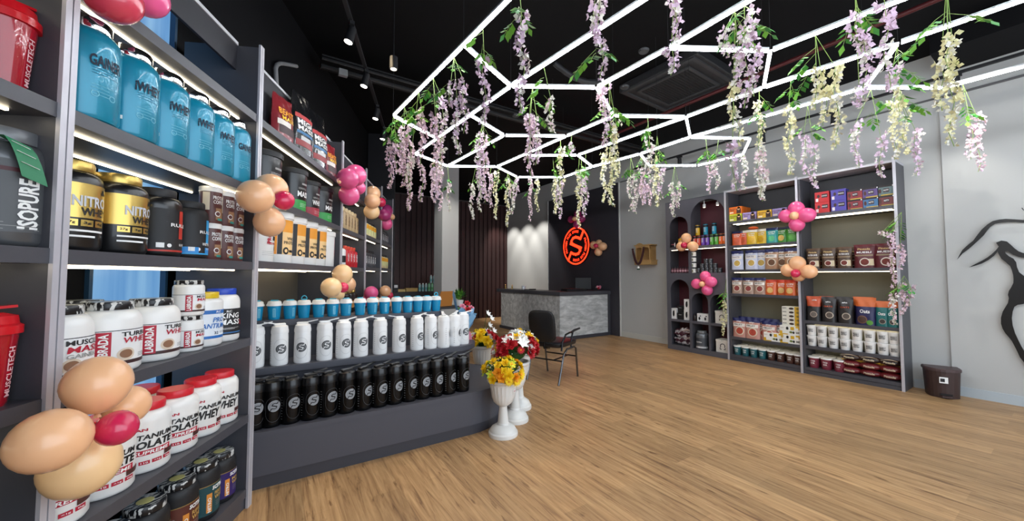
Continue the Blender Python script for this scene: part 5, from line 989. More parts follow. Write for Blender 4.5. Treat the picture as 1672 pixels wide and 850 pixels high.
# ================================================================== BLACK LINE FIGURE ON THE WALL (relief)
def relief(px, name, label, X=7.049, th=.012, gap=.028):
    P = [onX(x, y, X - gap) for x, y in px]; c = Vector((X - gap, sum(p.y for p in P) / len(P), sum(p.z for p in P) / len(P)))
    m = MB(); n = len(P); 
    import mathutils.geometry as mg
    tri = mg.tessellate_polygon([[Vector((p.y, p.z, 0)) for p in P]])
    V = [Vector((0, p.y - c.y, p.z - c.z)) for p in P] + [Vector((-th, p.y - c.y, p.z - c.z)) for p in P]
    m.add(V, [tuple(t) for t in tri] + [tuple(k + n for k in t) for t in tri] + [(k, (k + 1) % n, (k + 1) % n + n, k + n) for k in range(n)], M('#0d0d0f', .4))
    root = E_(name, c, 0, label, 'wall art', 'black relief figure on the right wall'); m.build('cutout', root); s_ = MB()
    q = V[len(V) // 4]; s_.tube([(0.0, V[n // 3].y * .7, V[n // 3].z * .7), (gap - .001, V[n // 3].y * .7, V[n // 3].z * .7)], .004, CHROME, 8)
    return root
cv = lambda L: [(1540 + a / 2.833, 300 + b / 2.833) for a, b in L]
relief(cv([(65, 350), (78, 325), (90, 305), (115, 282), (140, 262), (162, 232), (180, 210), (205, 188), (230, 172), (260, 165), (290, 162), (330, 164), (372, 167), (430, 150), (480, 122), (520, 88), (482, 134), (430, 166), (372, 180), (335, 177), (300, 177), (268, 180), (240, 185), (218, 200), (205, 215), (188, 238), (165, 260), (142, 281), (120, 300), (90, 322)]), 'wall_relief', 'upper black curved stroke of the figure on the right wall')
relief(cv([(120, 386), (150, 370), (180, 355), (205, 340), (225, 325), (245, 306), (258, 290), (245, 272), (270, 262), (295, 266), (312, 280), (330, 297), (350, 312), (372, 320), (420, 325), (470, 318), (530, 290), (475, 334), (420, 345), (372, 342), (350, 338), (325, 328), (300, 312), (286, 310), (290, 322), (305, 335), (325, 345), (338, 362), (342, 385), (352, 408), (372, 424), (400, 448), (440, 470), (500, 478), (445, 500), (410, 530), (372, 555), (345, 559), (330, 568), (322, 590), (318, 620), (322, 655), (333, 690), (348, 722), (362, 750), (380, 780), (410, 820), (440, 860), (430, 900), (400, 860), (372, 822), (355, 800), (345, 778), (332, 752), (318, 726), (304, 708), (288, 690), (275, 668), (268, 645), (268, 618), (276, 590), (288, 570), (300, 550), (304, 528), (300, 512), (304, 495), (315, 478), (325, 458), (326, 440), (324, 420), (318, 398), (310, 380), (290, 362), (270, 346), (260, 330), (252, 312), (236, 332), (210, 352), (180, 368), (150, 378)]), 'wall_relief', 'lower black stroke of the figure with shoulder and long torso curve')
relief(cv([(362, 112), (368, 120), (378, 126), (378, 122), (372, 118), (366, 110)]), 'wall_relief', 'tiny black mark above the figure strokes')

# ================================================================== BALLOONS
PE = M('#f9bf90', .3, name='peach_balloon', coat=.4); PK = M('#f25f97', .28, name='pink_balloon', coat=.4); RD = M('#d62a55', .25, name='red_balloon', coat=.4); CO = M('#d8445a', .22, name='coral_balloon', coat=.5); YE = M('#fbd09a', .3, name='apricot_balloon', coat=.4); MG = M('#a8326e', .3, name='magenta_balloon', coat=.3)
def cluster(items, label, plane, stemz=None):
    """items: (px, py, radius_px, depth offset towards the room, material); plane(x, y, off) -> world point"""
    pts = [(plane(x, y, off), r, m, (x, y)) for x, y, r, off, m in items]; c = sum((p for p, *_ in pts), Vector()) / len(pts)
    root = E_('balloon_cluster', c, 0, label, 'balloons', 'balloon clusters tied to the shelving')
    for p, r, m, q in pts:
        dist = (p - _C).dot(_fw); th2 = ((q[0] - 836) / FPX) ** 2; R = r * dist / FPX / (1 + th2) ** .25; d = (p - c); d = d.normalized() if d.length > .01 else Vector((0, -1, 0)); b = MB()
        u, a_, w_ = frame_of(d); Q = Matrix((a_, w_, u)).transposed(); vs = []; N = 24; K = 16
        for i in range(K + 1):
            t = PI * i / K; zz = math.cos(t); rr = math.sin(t) * (1 - .10 * max(0, -zz)); 
            for k in range(N): vs.append((p - c) + Q @ Vector((R * rr * math.cos(2 * PI * k / N), R * rr * math.sin(2 * PI * k / N), R * zz * 1.08)))
        b.add(vs, [(i * N + k, (i + 1) * N + k, (i + 1) * N + (k + 1) % N, i * N + (k + 1) % N) for i in range(K) for k in range(N)], m, True)
        e = (p - c) - d * R * 1.08; b.tube([e + d * .006, e - d * .012], [.004, .010], m, 8); b.build('balloon', root)
    return root
plL = lambda x, y, off: onpl(x, y, LO + LN * off, LN)
plR = lambda x, y, off: onX(x, y, XR - off)
cluster([(160, 628, 52, .16, PE), (84, 718, 62, .22, PE), (134, 757, 60, .12, YE), (205, 662, 38, .06, PE), (190, 698, 33, .26, RD)], 'large peach balloons with one raspberry balloon, low at the left edge', plL)
cluster([(185, -4, 46, .16, CO), (238, -6, 36, .10, PK), (150, -70, 44, .14, CO), (230, -75, 36, .14, PK)], 'coral and pink balloons at the top left of the photo', plL)
cluster([(418, 321, 30, .20, PE), (443, 309, 27, .10, PE), (440, 362, 25, .14, PE), (463, 327, 17, .20, RD), (432, 338, 6, .2, PE)], 'peach balloons with a red one on the post beside the orange buckets', plL)
cluster([(580, 286, 18, .10, PK), (568, 292, 18, .14, PK), (570, 318, 17, .12, PK), (585, 306, 12, .08, PK), (554, 297, 3, .16, PE)], 'four pink balloons high on the third shelf post', plL)
cluster([(609, 316, 12.5, .06, PE), (608, 328, 13, .14, PE), (607, 345, 13, .10, YE), (622, 330, 8, .1, RD)], 'peach balloons with a small red one high on the fourth post', plL)
cluster([(631, 344, 10.5, .04, MG), (628, 351, 10.5, .12, MG), (631, 365, 10, .06, PK), (640, 354, 5, .1, PE)], 'magenta and pink balloons on the fifth post', plL)
cluster([(559, 448, 16.5, .18, YE), (541, 469, 17, .22, YE), (567, 464, 14, .06, PE), (560, 469, 9, .24, RD), (549, 479, 14, .12, YE)], 'apricot balloons with a raspberry one above the turquoise shakers', plL)
cluster([(606, 478, 11.5, .12, PK), (600, 490, 10, .06, PK), (612, 492, 9, .04, PE)], 'pink balloons low on the fourth post behind the shakers', plL)
cluster([(629, 475, 9.5, .10, PE), (636, 482, 6, .14, RD), (626, 490, 9, .04, PE), (634, 494, 7, .02, PE)], 'peach balloons low on the far post behind the shakers', plL)
cluster([(1300, 341, 13, .07, PK), (1285, 352.5, 12.5, .09, PK), (1317, 351, 13.5, .09, PK), (1301, 366, 12.5, .07, PK), (1297, 352, 7.5, .16, PE)], 'pink balloon flower with a peach centre on the shelf post', plR)
cluster([(1302, 430, 13, .09, PE), (1288, 441, 12, .07, PE), (1320, 443, 13, .08, PE), (1304, 449, 11, .04, PE), (1299, 446, 7.5, .16, RD)], 'peach balloon flower with a red centre on the shelf post', plR)
cluster([(1120.5, 389, 8.5, .07, PE), (1113, 402, 8.5, .07, PE), (1131, 402, 8.8, .07, PE), (1117, 400, 5.2, .13, RD)], 'peach balloon trio with a red centre on the arched unit', plR)
cluster([(1151.5, 451, 8.8, .06, PK), (1138, 463, 9, .07, PK), (1160.5, 460, 9.5, .08, PK), (1154.5, 473, 9, .06, PK), (1146.5, 463.5, 5, .13, PE)], 'pink balloon flower with a peach centre on the arched unit', plR)
plS = lambda x, y, off: onX(x, y, 7.03 - off)
cluster([(943, 350, 6.5, .10, MG), (933, 358, 6.2, .10, MG), (949, 357, 6.5, .08, MG), (942, 366, 6.5, .10, MG), (938, 357, 3.8, .2, PE)], 'magenta balloons with a pale centre above the glowing sign', plS)
cluster([(970, 400, 6.8, .10, PE), (984, 402, 7, .10, PE), (977, 411, 6.5, .10, PE), (978, 396, 5.2, .06, PE), (973, 401, 3.8, .2, RD)], 'pale peach balloons right of the glowing sign', plS)

# ================================================================== CEILING: HONEYCOMB LIGHT
ZH = 3.10
SEG = [((642, 189), (828, 2)), ((642, 189), (712, 225)), ((757, 73), (834, 141)), ((678, 251), (834, 141)), ((834, 141), (1048, 2)), ((834, 141), (974, 143)), ((974, 143), (1002, 189)), ((974, 143), (1091, 79)), ((1091, 79), (1222, 2)), ((1091, 79), (1258, 83)),
 ((768, 188), (823, 221)), ((731, 271), (823, 221)), ((678, 251), (731, 271)), ((823, 221), (925, 222)), ((731, 271), (811, 272)), ((811, 272), (925, 222)), ((925, 222), (1002, 189)), ((1002, 189), (1120, 191)), ((811, 272), (845, 289)), ((857, 254), (943, 253)), ((943, 253), (967, 272)),
 ((845, 289), (920, 289)), ((920, 289), (967, 272)), ((943, 253), (1120, 191)), ((1120, 191), (1127, 224)), ((967, 272), (1045, 251)), ((1045, 251), (1127, 224)), ((1045, 251), (1060, 270)), ((1060, 270), (1138, 270)), ((1138, 270), (1213, 252)), ((1213, 252), (1225, 226)), ((1127, 224), (1225, 226)),
 ((1120, 191), (1247, 143)), ((1258, 83), (1247, 143)), ((1258, 83), (1466, 2)), ((1247, 143), (1466, 71)), ((1466, 71), (1665, 2)), ((1127, 224), (1412, 143)), ((1466, 71), (1412, 143)), ((1412, 143), (1540, 143)), ((1540, 143), (1668, 109))]
c0 = Vector((3.0, 2.4, ZH)); root = E_('honeycomb_light', c0, 0, 'large suspended honeycomb of glowing white light tubes under the black ceiling', 'ceiling light')
HOUS = M('#d5d8dc', .4); TUBES = []
for (p, q) in SEG:
    P = onz(*p, ZH); Q = onz(*q, ZH)
    if q[1] == 2: Q = Q + (Q - P).normalized() * (1.3 if P.y > .9 else .9)
    if q == (1668, 109): Q = Q + (Q - P).normalized() * .8
    TUBES.append((P.copy(), Q - P)); d = (Q - P).normalized(); P = P + d * .018 - c0; Q = Q - d * .018 - c0
    t = MB(); t.bar(P + Vector((0, 0, .0125)), Q + Vector((0, 0, .0125)), .026, .014, HOUS); t = t.build('light_tube', root)
    e = MB(); e.tube([P + Vector((0, 0, -.004)), Q + Vector((0, 0, -.004))], .0105, LEDC, 6); e.build('diffuser', t)
m = MB()
for q in ((642, 189), (757, 73), (834, 141), (974, 143), (731, 271), (811, 272), (920, 289), (1002, 189), (1120, 191), (1127, 224), (1091, 79), (1258, 83), (1247, 143), (1412, 143), (1213, 252), (967, 272), (1466, 71), (1060, 270)): p = onz(*q, ZH) - c0; m.tube([p + Vector((0, 0, .02)), p + Vector((0, 0, 1.19))], .0018, M('#1c1c1e', .5), 4)
m.build('suspension_wires', root)

# ---- ceiling services
root = E_('ceiling_cassette', (4.85, 3.12, 4.15), R_(2), 'square black ceiling air conditioner cassette', 'air conditioner')
m = MB(); m.box(-.55, .55, -.6, .6, .03, .149, M('#2a2a2c', .5), .01); m.build('casing', root)
m = MB()
for k, (r0, r1, z) in enumerate(((.50, .55, .03), (.36, .40, .025))):
    for a in range(4): t = a * PI / 2; c_, s_ = math.cos(t), math.sin(t); 
    m.box(-r1, r1, -r1, -r0, z - .02, z, M('#3a3a3c', .5)); m.box(-r1, r1, r0, r1, z - .02, z, M('#3a3a3c', .5)); m.box(-r1, -r0, -r0, r0, z - .02, z, M('#3a3a3c', .5)); m.box(r0, r1, -r0, r0, z - .02, z, M('#3a3a3c', .5))
m.build('vane_frame', root); m = MB(); m.box(-.35, .35, -.35, .35, .012, .03, M('#141415', .6))
for k in range(16): m.box(-.34, .34, -.33 + k * .043, -.325 + k * .043, .006, .012, M('#2e2e30', .5))
m.build('grille', root)
def track_spot(p, aim, label, group, on=True, size=1):
    root = E_('track_spotlight', p, 0, label, 'spotlight', group); d = (Vector(aim) - Vector(p)).normalized(); j = Vector((0, 0, -.09))
    MB().box(-.02, .02, -.05, .05, -.03, 0, BMAT).build('adapter', root); MB().tube([(0, 0, -.03), tuple(j)], .008, BMAT).build('stem', root)
    MB().tube([j - d * .05, j + d * .05, j + d * .09], [.034, .038, .042], BMAT, 18).build('housing', root)
    MB().tube([j + d * .0901, j + d * .093], .034, M('#fff6e6', .5, 0, 14 if on else .6), 16).build('lamp_face', root); return root
b = MB(); b.bar((.25, 2.75, 3.75), (1.55, 6.3, 3.75), .035, .03, BMAT); b = b.build('lighting_track'); tag(b, 'thin black lighting track running over the left shelving', 'track')
tp = lambda t: Vector((.25 + 1.3 * t, 2.75 + 3.55 * t, 3.735))
for i, t in enumerate((.05, .22, .43, .66, .86)):
    p = tp(t); track_spot(p, LW((t * 4) - .2, .1, 2.0), 'black track spotlight over the left shelving, %s from the camera' % ORD[i], 'spotlights on the left track')
    spot('track_beam', p + Vector((-.03, 0, -.2)), LW((t * 4) - .2, .1, 1.6), 14, 60)
m = MB(); m.bar((6.55, .2, 3.78), (6.55, 5.3, 3.78), .035, .03, BMAT); m = m.build('lighting_track'); tag(m, 'black lighting track along the right wall', 'track')
for i, Y in enumerate((.75, 1.85, 2.75, 4.2)):
    track_spot((6.55, Y, 3.765), (6.75, Y + .1, 1.5), 'black track spotlight near the right wall, %s from the street end' % ORD[i], 'spotlights on the right track', on=False); spot('track_beam', (6.55, Y, 3.56), (6.80, Y + .1, 1.0), 30, 75)
root = E_('pendant_spotlight', (.87, 3.35, 4.299), 0, 'black cylinder spotlight hanging on a thin rod near the light corner', 'spotlight'); MB().tube([(0, 0, 0), (0, 0, -.86)], .004, BMAT, 6).build('rod', root); MB().lathe([(.035, -.97), (.035, -.86), (.01, -.855)], BMAT, 18).build('housing', root); MB().lathe([(.028, -.973), (.028, -.9701)], M('#fff6e6', .5, 0, 1.2), 14).build('lamp_face', root)
for i, (x, y) in enumerate(((605, 178), )): pass
m = MB()
for k, (dy, dz, r) in enumerate(((0, 0, .03), (.10, .03, .022), (-.09, .05, .02))): m.tube([(.42, 4.95 + dy, 4.0 + dz), (7.0, 4.95 + dy, 4.0 + dz)], r, M('#1a1a1c', .6), 8)
m.box(.42, 7.0, 4.85, 5.15, 4.08, 4.10, M('#161618', .6)); m = m.build('cable_tray'); tag(m, 'black pipes and cable tray crossing the ceiling over the shelving', 'cable tray')
for i, x in enumerate((475, 560)): p = onz(x, 101 if i == 0 else 119, 3.9); o = MB().box(-.05, .05, -.03, .03, -.04, .04, M('#8a8a8c', .6), .004).build('junction_box', None, p); tag(o, 'grey junction box under the ceiling cable tray, %s one' % ('left', 'right')[i], 'junction box', 'junction boxes under the cable tray')
p = [onpl(x, y, LO - LN * .485, LN) for x, y in ((451.5, 139), (450, 112), (452, 106), (457, 103.5), (464, 104), (484, 108))]; o = MB().tube([q - p[0] for q in p], .02, M('#7c7c7e', .5), 10).build('conduit_pipe', None, p[0]); tag(o, 'grey conduit pipe rising behind the foil bags', 'pipe')
o = MB().tube([(5.2, -1.5, 4.05), (5.2, 5.0, 4.05)], .025, M('#4a1014', .5), 10).build('sprinkler_pipe'); tag(o, 'red sprinkler pipe running under the black ceiling', 'pipe')
o = MB(); o.tube([(7.034, -1.7, 3.70), (7.034, .93, 3.70)], .014, M('#5c5c5e', .5), 8); o.tube([(7.034, .93, 3.70), (7.064, .97, 3.715), (7.064, 6.1, 3.74)], .013, M('#5c5c5e', .5), 8); o = o.build('conduit_pipe'); tag(o, 'thin grey conduit running along the top of the right wall', 'pipe')
b = MB(); b.box(6.3, 7.04, -1.6, .9, 4.0, 4.28, BLK2); o = b.build('air_duct'); tag(o, 'black duct under the ceiling above the figure wall', 'duct')
def flexhose(x0, y0, x1, y1, z, lab):
    P = onz(x0, y0, z); Q = onz(x1, y1, z); n = 14; m = MB(); m.tube([(P.lerp(Q, k / n) - P) + Vector((0, 0, -.12 * math.sin(PI * k / n))) for k in range(n + 1)], [.03 + .004 * (k % 2) for k in range(n + 1)], M('#1e1e21', .6), 10); o = m.build('flexible_hose', None, P); tag(o, lab, 'hose')
flexhose(905, 103, 995, 128, 3.9, 'dark flexible hose hanging near the ceiling cassette'); flexhose(850, 185, 955, 215, 4.1, 'dark flexible hose above the middle of the honeycomb light')
for i, (x, y) in enumerate(((1051, 78), (1020, 138), (842, 185))): o = MB(); o.lathe([(.05, -.05), (.06, -.03), (.02, 0)], M('#3c3c3e', .5), 16); o = o.build('ceiling_fixture', None, onz(x, y, 4.0)); tag(o, ('small grey smoke detector left of the cassette', 'small grey fitting beside the hose near the cassette', 'small grey fitting over the left of the honeycomb')[i], 'ceiling fitting')

# ================================================================== HANGING FLOWER GARLANDS
PINK = M('#d3b9cb', .7, name='lilac_blossom'); PINK2 = M('#dcc0c8', .7, name='pink_blossom'); CRM = M('#ddd6a8', .7, name='cream_blossom'); WHT = M('#d8d3c8', .7, name='pale_blossom'); LG = M('#6fae3c', .6, name='fresh_leaf'); LG2 = M('#3f8a3a', .6, name='deep_leaf'); STM = M('#7f9a4c', .6, name='vine_stem')
cmap = {'l': (PINK, WHT), 'p': (PINK2, PINK), 'c': (CRM, WHT), 'w': (WHT, PINK2)}
cname = {'l': 'lilac', 'p': 'pink', 'c': 'cream', 'w': 'pale'}
rg = random.Random(11)
def garland(hx, hy, leaf, strands, label, world=None, zt=None):
    P = Vector(world or onz(hx, max(hy, -40), ZH)); wire = False
    if not world:
        best = min(((P - A - D_ * max(0, min(1, (P - A).dot(D_) / D_.dot(D_)))).length, i) for i, (A, D_) in enumerate(TUBES)); A, D_ = TUBES[best[1]]
        if best[0] < .16: P = A + D_ * max(0, min(1, (P - A).dot(D_) / D_.dot(D_)))
        else: wire = True
        P.z = ZH - .0145 if not wire else ZH
    nrm = Vector((P.x, P.y, 0)).normalized()
    zat = lambda y: onpl(hx, y, P, nrm).z - P.z
    pm = (P - _C).dot(_fw) / FPX
    root = E_('flower_garland', P, 0, label, 'garland', 'artificial wisteria garlands hanging from the honeycomb light'); sr = Vector((_rt.x, _rt.y, 0))
    st = MB(); bl = MB(); lv = MB()
    for (dx, y0, y1, col) in strands:
        z0, z1 = min(-.02, zat(y0)), zat(y1); off = sr * (dx * pm) + Vector((0, rg.uniform(-.03, .03), 0)) ; L = z0 - z1
        pts = [Vector((0, 0, 0)), off * .5 + Vector((0, 0, z0 * .5)), off + Vector((0, 0, z0))]; n = max(3, int(L / .08))
        for k in range(1, n + 1): pts.append(off + Vector((.012 * math.sin(k * 1.3 + dx), .012 * math.cos(k * 1.7 + dx), z0 - L * k / n)))
        st.tube(pts, .0022, STM, 4); nb = int(L / .0095)
        for k in range(nb):
            t = k / nb; wsp = .030 * (1 - .55 * t); a = rg.uniform(0, 2 * PI); c = off + Vector((.012 * math.sin(t * n * 1.3 + dx), .012 * math.cos(t * n * 1.7 + dx), z0 - L * t)) + Vector((math.cos(a), math.sin(a), rg.uniform(-.3, .3))) * wsp * rg.uniform(.4, 1)
            m = cmap[col][0] if rg.random() < .72 else cmap[col][1]; s_ = rg.uniform(.020, .031) * (1 - .35 * t); nn, a_, b_ = frame_of((math.cos(a), math.sin(a), rg.uniform(-.4, .5)))
            for q in range(3): tt = rg.uniform(0, 1) + q * 2.1; petal(bl, c, a_ * math.cos(tt) + b_ * math.sin(tt) + nn * .5, nn, s_ * 1.15, s_ * .55, m, .15)
    if leaf:
        zl0, zl1 = min(-.01, zat(leaf[0])), zat(leaf[1]); nl = int(6 + 60 * (zl0 - zl1)) if len(leaf) < 3 else leaf[2]; sp = (.06 + .03 * len(strands)) if len(leaf) < 4 else leaf[3]
        for k in range(max(3, nl // 6)):
            a = rg.uniform(0, 2 * PI); zz = zl0 + (zl1 - zl0) * rg.uniform(0, .8); e = Vector((math.cos(a), math.sin(a), -.9)) * sp * rg.uniform(.7, 1.2); b0 = Vector((0, 0, zz)); st.tube([b0, b0 + e * .5 + Vector((0, 0, .01)), b0 + e], .0014, STM, 4)
            for q in range(7):
                f = .3 + .7 * (q // 2 + 1) / 4; sd = 1 if q % 2 else -1; dv = e.normalized(); side = dv.cross(Vector((0, 0, 1))).normalized() * sd if q < 6 else dv; leafp(lv, b0 + e * min(1, f), (side + dv * .6 + Vector((0, 0, rg.uniform(-.5, .1)))), rg.uniform(.045, .065), .017, LG if rg.random() < .6 else LG2)
    st.build('stem', root)
    if wire: MB().tube([(0, 0, -.01), (0, 0, 4.3 - P.z)], .0015, M('#26282a', .6), 4).build('hanging_wire', root)
    if lv.v: o = lv.build('leaves', root)
    o = bl.build('blossoms', root); o['kind'] = 'stuff'; return root
GL = [
 (638, 190, (200, 236), [(-4, 230, 308, 'p')], 'pink garland hanging left of the far left corner of the light'),
 (655, 198, None, [(-2, 208, 288, 'p')], 'short pink garland just right of the light corner'),
 (664, 172, (178, 202), [(2, 222, 305, 'p'), (10, 205, 344, 'p')], 'long pink double garland below the left diagonal tube'),
 (686, 148, (158, 215), [(5, 185, 330, 'p'), (-10, 255, 310, 'w')], 'pink garland with dense green top left of the tube junction'),
 (708, 124, (126, 185), [(18, 160, 250, 'l'), (4, 190, 330, 'p'), (15, 240, 290, 'w')], 'wide pink and lilac garland with bright leaves on the left tube'),
 (742, 90, (92, 142), [(-4, 134, 175, 'l'), (8, 160, 252, 'l'), (17, 134, 218, 'l')], 'lilac triple garland below the upper left tube'),
 (797, 46, (48, 98), [(4, 92, 205, 'l')], 'single lilac garland left of the upper tube junction'),
 (790, 200, (204, 226), [(-3, 215, 325, 'l'), (4, 225, 330, 'p'), (-8, 240, 300, 'l')], 'thick pale lilac garland crossing the middle of the fixture'),
 (862, -10, (10, 30), [(3, 25, 185, 'l')], 'long lilac garland cut by the top of the photo left of centre'),
 (868, 150, (155, 205), [(0, 185, 262, 'l'), (10, 190, 268, 'l'), (-7, 190, 290, 'p')], 'lilac triple garland hanging right of the upper junction'),
 (886, 105, (110, 168), [(10, 165, 218, 'w')], 'small pale garland with a leafy top below the second tube'),
 (972, -14, (70, 120), [(-3, 0, 66, 'l'), (3, 0, 130, 'l')], 'big lilac garland cut by the top edge near the centre'),
 (985, 128, (130, 215), [(-14, 108, 200, 'p'), (-3, 120, 240, 'l'), (2, 215, 338, 'c'), (14, 195, 290, 'c')], 'lilac garland turning cream at its tip, at the centre'),
 (1113, -20, None, [(0, -10, 70, 'l'), (0, 70, 118, 'l')], 'lilac garland cut by the top edge over the ceiling cassette'),
 (1190, 8, (10, 60), [(-9, 45, 92, 'l'), (-2, 78, 150, 'l'), (4, 140, 240, 'c'), (-2, 235, 312, 'l')], 'long garland changing from lilac to cream left of the leaf cluster'),
 (1215, 6, (6, 62), [(-2, 55, 178, 'l'), (10, 20, 160, 'l')], 'leafy lilac garland near the top right junction'),
 (1243, 148, (150, 190), [(-2, 165, 240, 'c'), (-4, 240, 322, 'w'), (5, 250, 328, 'w')], 'cream garland below the short upright tube'),
 (1293, 131, (135, 175), [(0, 175, 285, 'c')], 'slim cream garland between the two right tubes'),
 (1332, 56, (75, 125), [(8, 112, 175, 'c'), (22, 112, 245, 'c'), (14, 150, 205, 'c')], 'cream garland with fanned green sprays at the right'),
 (1321, 172, (190, 222), [(-6, 215, 285, 'l'), (7, 235, 308, 'l')], 'lilac double garland above the red chocolate boxes'),
 (1396, -8, (0, 24), [(-8, 28, 90, 'l'), (0, 60, 170, 'l'), (-2, 150, 180, 'l')], 'lilac garland at the upper right, left of its twin'),
 (1440, -14, None, [(0, 0, 150, 'l')], 'lilac garland cut by the top edge at the upper right'),
 (1466, 72, (80, 200), [(-10, 110, 150, 'l'), (-4, 150, 185, 'c')], 'leafy garland hanging off the right hexagon tip'),
 (1420, 144, (152, 196), [(-22, 200, 274, 'l'), (14, 218, 290, 'l')], 'lilac double garland above the grey green box'),
 (1456, 146, (150, 205), [(-5, 165, 262, 'c'), (6, 165, 255, 'c'), (22, 215, 290, 'l')], 'cream garland with deep green leaves above the unit corner'),
 (1545, -12, (0, 78), [(-10, 60, 120, 'c'), (-4, 100, 180, 'c'), (12, 85, 110, 'c'), (6, 120, 240, 'c')], 'long cream garland nearest the figure wall'),
 (1572, 136, (160, 198), [(2, 205, 262, 'p'), (14, 190, 282, 'p')], 'pink double garland in front of the figure wall'),
 (706, 262, None, [(0, 275, 328, 'p')], 'thin pink garland left of the pillar'),
 (722, 266, None, [(0, 270, 345, 'p'), (-6, 268, 318, 'p')], 'full pink garland in front of the pillar edge'),
 (730, 272, (282, 308), [(2, 300, 346, 'w')], 'sparse pale garland in front of the pillar face'),
 (777, 272, (282, 310), [(-6, 300, 358, 'w'), (7, 300, 346, 'w')], 'pale double garland with green top right of the pillar'),
 (802, 272, None, [(0, 280, 338, 'p')], 'thin pink garland before the right brown panel'),
 (814, 275, (278, 306), [(-6, 280, 358, 'c')], 'slim cream garland left of the grey wall'),
 (829, 281, (286, 312), [(0, 292, 370, 'c'), (9, 300, 350, 'w')], 'long cream garland at the edge of the grey wall'),
 (848, 286, None, [(4, 268, 312, 'l'), (0, 300, 332, 'l')], 'lilac garland at the front corner of the fixture'),
 (866, 288, (290, 318), [(0, 292, 362, 'p')], 'pink garland with green middle before the grey wall'),
 (878, 288, None, [(0, 292, 345, 'c')], 'short cream garland before the grey wall'),
 (903, 262, (266, 296), [(2, 290, 350, 'c')], 'cream garland with a green fan left of the sign wall'),
 (921, 228, (232, 262), [(2, 240, 332, 'c'), (-4, 300, 358, 'l')], 'cream garland left of the sign'),
 (948, 258, (262, 288), [(0, 288, 338, 'w')], 'short pale garland above the magenta balloons'),
 (955, 254, (262, 284), [(0, 276, 372, 'c')], 'long cream garland reaching the top of the sign'),
 (969, 252, (270, 296), [(-2, 290, 354, 'l')], 'lilac garland right of the sign top'),
 (987, 248, None, [(0, 225, 330, 'c')], 'cream garland right of the sign wall centre'),
 (1022, 252, (266, 286), [(-3, 290, 345, 'w'), (4, 286, 350, 'w')], 'pale double garland at the corner of the dark panel'),
 (1050, 252, (258, 296), [(0, 275, 335, 'p'), (6, 300, 333, 'p'), (12, 298, 336, 'p')], 'pink garland trio left of the arched unit'),
 (1073, 222, (232, 266), [(-1, 258, 338, 'c'), (8, 275, 326, 'l')], 'cream garland with lilac edge left of the arched unit'),
 (1100, 271, (294, 308), [(-7, 300, 342, 'w'), (0, 310, 354, 'w'), (7, 298, 340, 'w')], 'white garland trio before the arched unit'),
 (1147, 228, (238, 262), [(1, 268, 318, 'p')], 'pink garland above the large arch'),
 (1168, 228, (240, 262), [(-2, 262, 308, 'w')], 'thin pale garland above the snack cans'),
 (1218, 250, None, [(0, 215, 310, 'w')], 'thin pale garland below the lower tip of the fixture'),
 (945, 222, (225, 240), [(0, 232, 250, 'l')], 'tiny leafy sprig near the centre junction'),
 (643, 188, (205, 225), [(4, 240, 285, 'p')], 'small pink garland at the very corner of the light'),
]
GL += [(1048, 200, (205, 230), [(0, 225, 300, 'w')], 'pale garland hanging under the middle tube above the cassette edge')]
for g in GL: garland(*g)
# garlands on the right units
def wall_vine(x, y, leaf, strands, label, d):
    garland(x, y, leaf, strands, label, world=onX(x, y, XR - d))
wall_vine(1472, 346, (348, 385, 40, .16), [(-14, 378, 470, 'p'), (-6, 400, 440, 'p'), (-34, 378, 386, 'w')], 'pink garland hanging on the right end post of the shelf unit', .05)
wall_vine(1476, 450, (452, 470, 30, .14), [(-2, 462, 515, 'p'), (8, 465, 500, 'p'), (-22, 480, 530, 'w')], 'lower pink garland on the right end post of the shelf unit', .05)
wall_vine(1186, 455, (458, 505, 30, .14), [(-2, 490, 525, 'c'), (-6, 520, 548, 'c')], 'white blossom spray hanging at the right arch of the niche unit', .05)

# ================================================================== BEVERAGE COUNTER AT THE BACK
root = E_('back_counter', (3.55, 10.75, 0), 0, 'low dark counter in front of the far brown panelling', 'counter'); MB().box(-.95, .98, -.3, .5, 0, .86, M('#8c8c88', .5)).build('body', root); MB().box(-1.0, 1.02, -.35, .52, .861, 1.0, LAMD, .004).build('countertop', root)
wb = bottle('water_bottle', .035, .24, M('#9fc0c4', .15), M('#e8e8e8', .4), dec_band(M('#5d9aa0'), None), cap=.12); wg = bottle('water_bottle', .035, .24, M('#8ac0a0', .15), M('#58a058', .4), dec_band(M('#4f9a62'), None), cap=.12)
for i in range(9): (wg if i in (3, 4, 5) else wb).put((3.60 + .095 * i, 10.62, 1.0), 0, '%s drink bottle on the back counter, %s from the left' % (('clear', 'green')[i in (3, 4, 5)], ORD[i]), 'drink bottles on the back counter')
for i in range(3): wb.put((3.98 + .1 * i, 10.72, 1.241), 0, 'clear drink bottle raised above the front row, %s from the left' % ORD[i], 'drink bottles on the back counter')
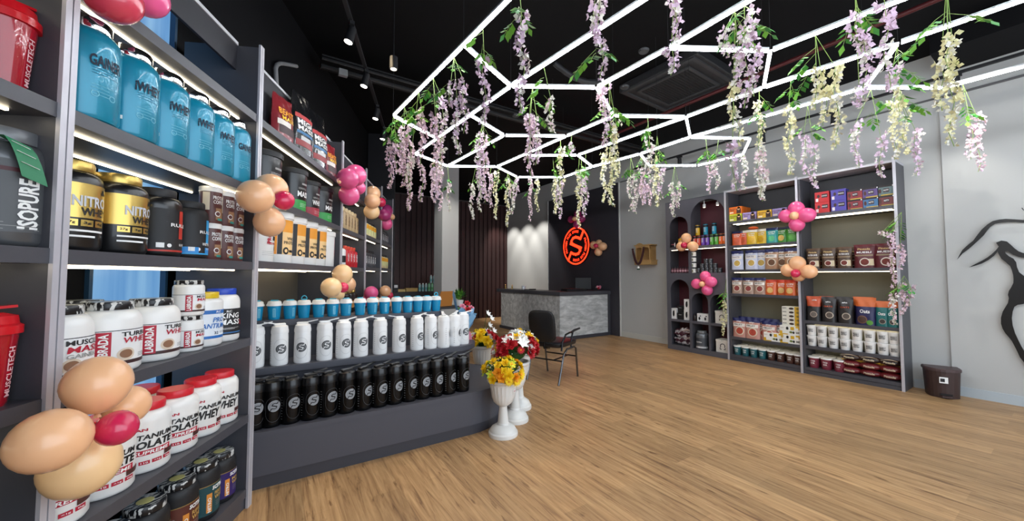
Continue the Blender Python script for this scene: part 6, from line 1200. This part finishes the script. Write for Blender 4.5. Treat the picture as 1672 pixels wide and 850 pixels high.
MBx = MB().box(3.9, 4.25, 10.66, 10.80, 1.0, 1.2405, M('#5a6a6c', .4), .004); o = MBx.build('bottle_crate'); tag(o, 'low crate carrying the raised bottles on the back counter', 'crate')
o = carton('biscuit_box', 'box', .28, .07, .2, '#c8b070').put((3.03, 10.6, 1.0), 0, 'flat tan box on the back counter, left one', 'tan boxes on the back counter'); o2 = carton('biscuit_box', 'box', .34, .10, .2, '#b89a5c').put((3.37, 10.62, 1.0), 0, 'flat tan box on the back counter, right one', 'tan boxes on the back counter')
root = E_('coffee_machine', (2.86, 10.6, 1.0), 0, 'small black and white coffee machine at the left of the back counter', 'machine'); MB().box(-.08, .08, -.1, .1, 0, .22, BMAT, .006).build('body', root); MB().box(-.05, .05, -.16, -.101, .12, .20, M('#cfcfd2', .4), .004).build('brew_head', root)
# sanding: tilted orange sign and potted plant near the pillar
root = E_('table_sign', (2.55, 6.15, .92), R_(10), 'tilted orange board standing behind the turquoise shakers', 'sign'); m = MB(); m.prism([(-.17, 0), (.13, 0), (.17, .26), (-.09, .26)], -.008, .008, M('#a8691c', .5), 'y'); m.build('board', root)
root2 = E_('side_table', (2.62, 6.2, 0), 0, 'small dark side table carrying a plant behind the platform', 'table'); MB().box(-.35, .35, -.2, .2, .88, .915, LAMD, .003).build('tabletop', root2)
for sx in (-.3, .3):
    for sy in (-.16, .16): MB().box(sx - .02, sx + .02, sy - .02, sy + .02, 0, .8795, LAMD).build('leg', root2)
root = E_('potted_plant', (2.84, 6.2, .916), 0, 'small leafy potted plant beside the pillar', 'plant'); MB().lathe([(.06, 0), (.08, .1), (.075, .1)], M('#d8d8d8', .4), 18).build('pot', root); m = MB()
for k in range(70): a = rg.uniform(0, 2 * PI); e = rg.uniform(.2, 1.4); leafp(m, (.04 * math.cos(a), .04 * math.sin(a), .1 + rg.uniform(0, .12)), (math.cos(a) * math.cos(e), math.sin(a) * math.cos(e), math.sin(e)), .12, .022, LG2 if k % 2 else LG)
m.build('foliage', root)
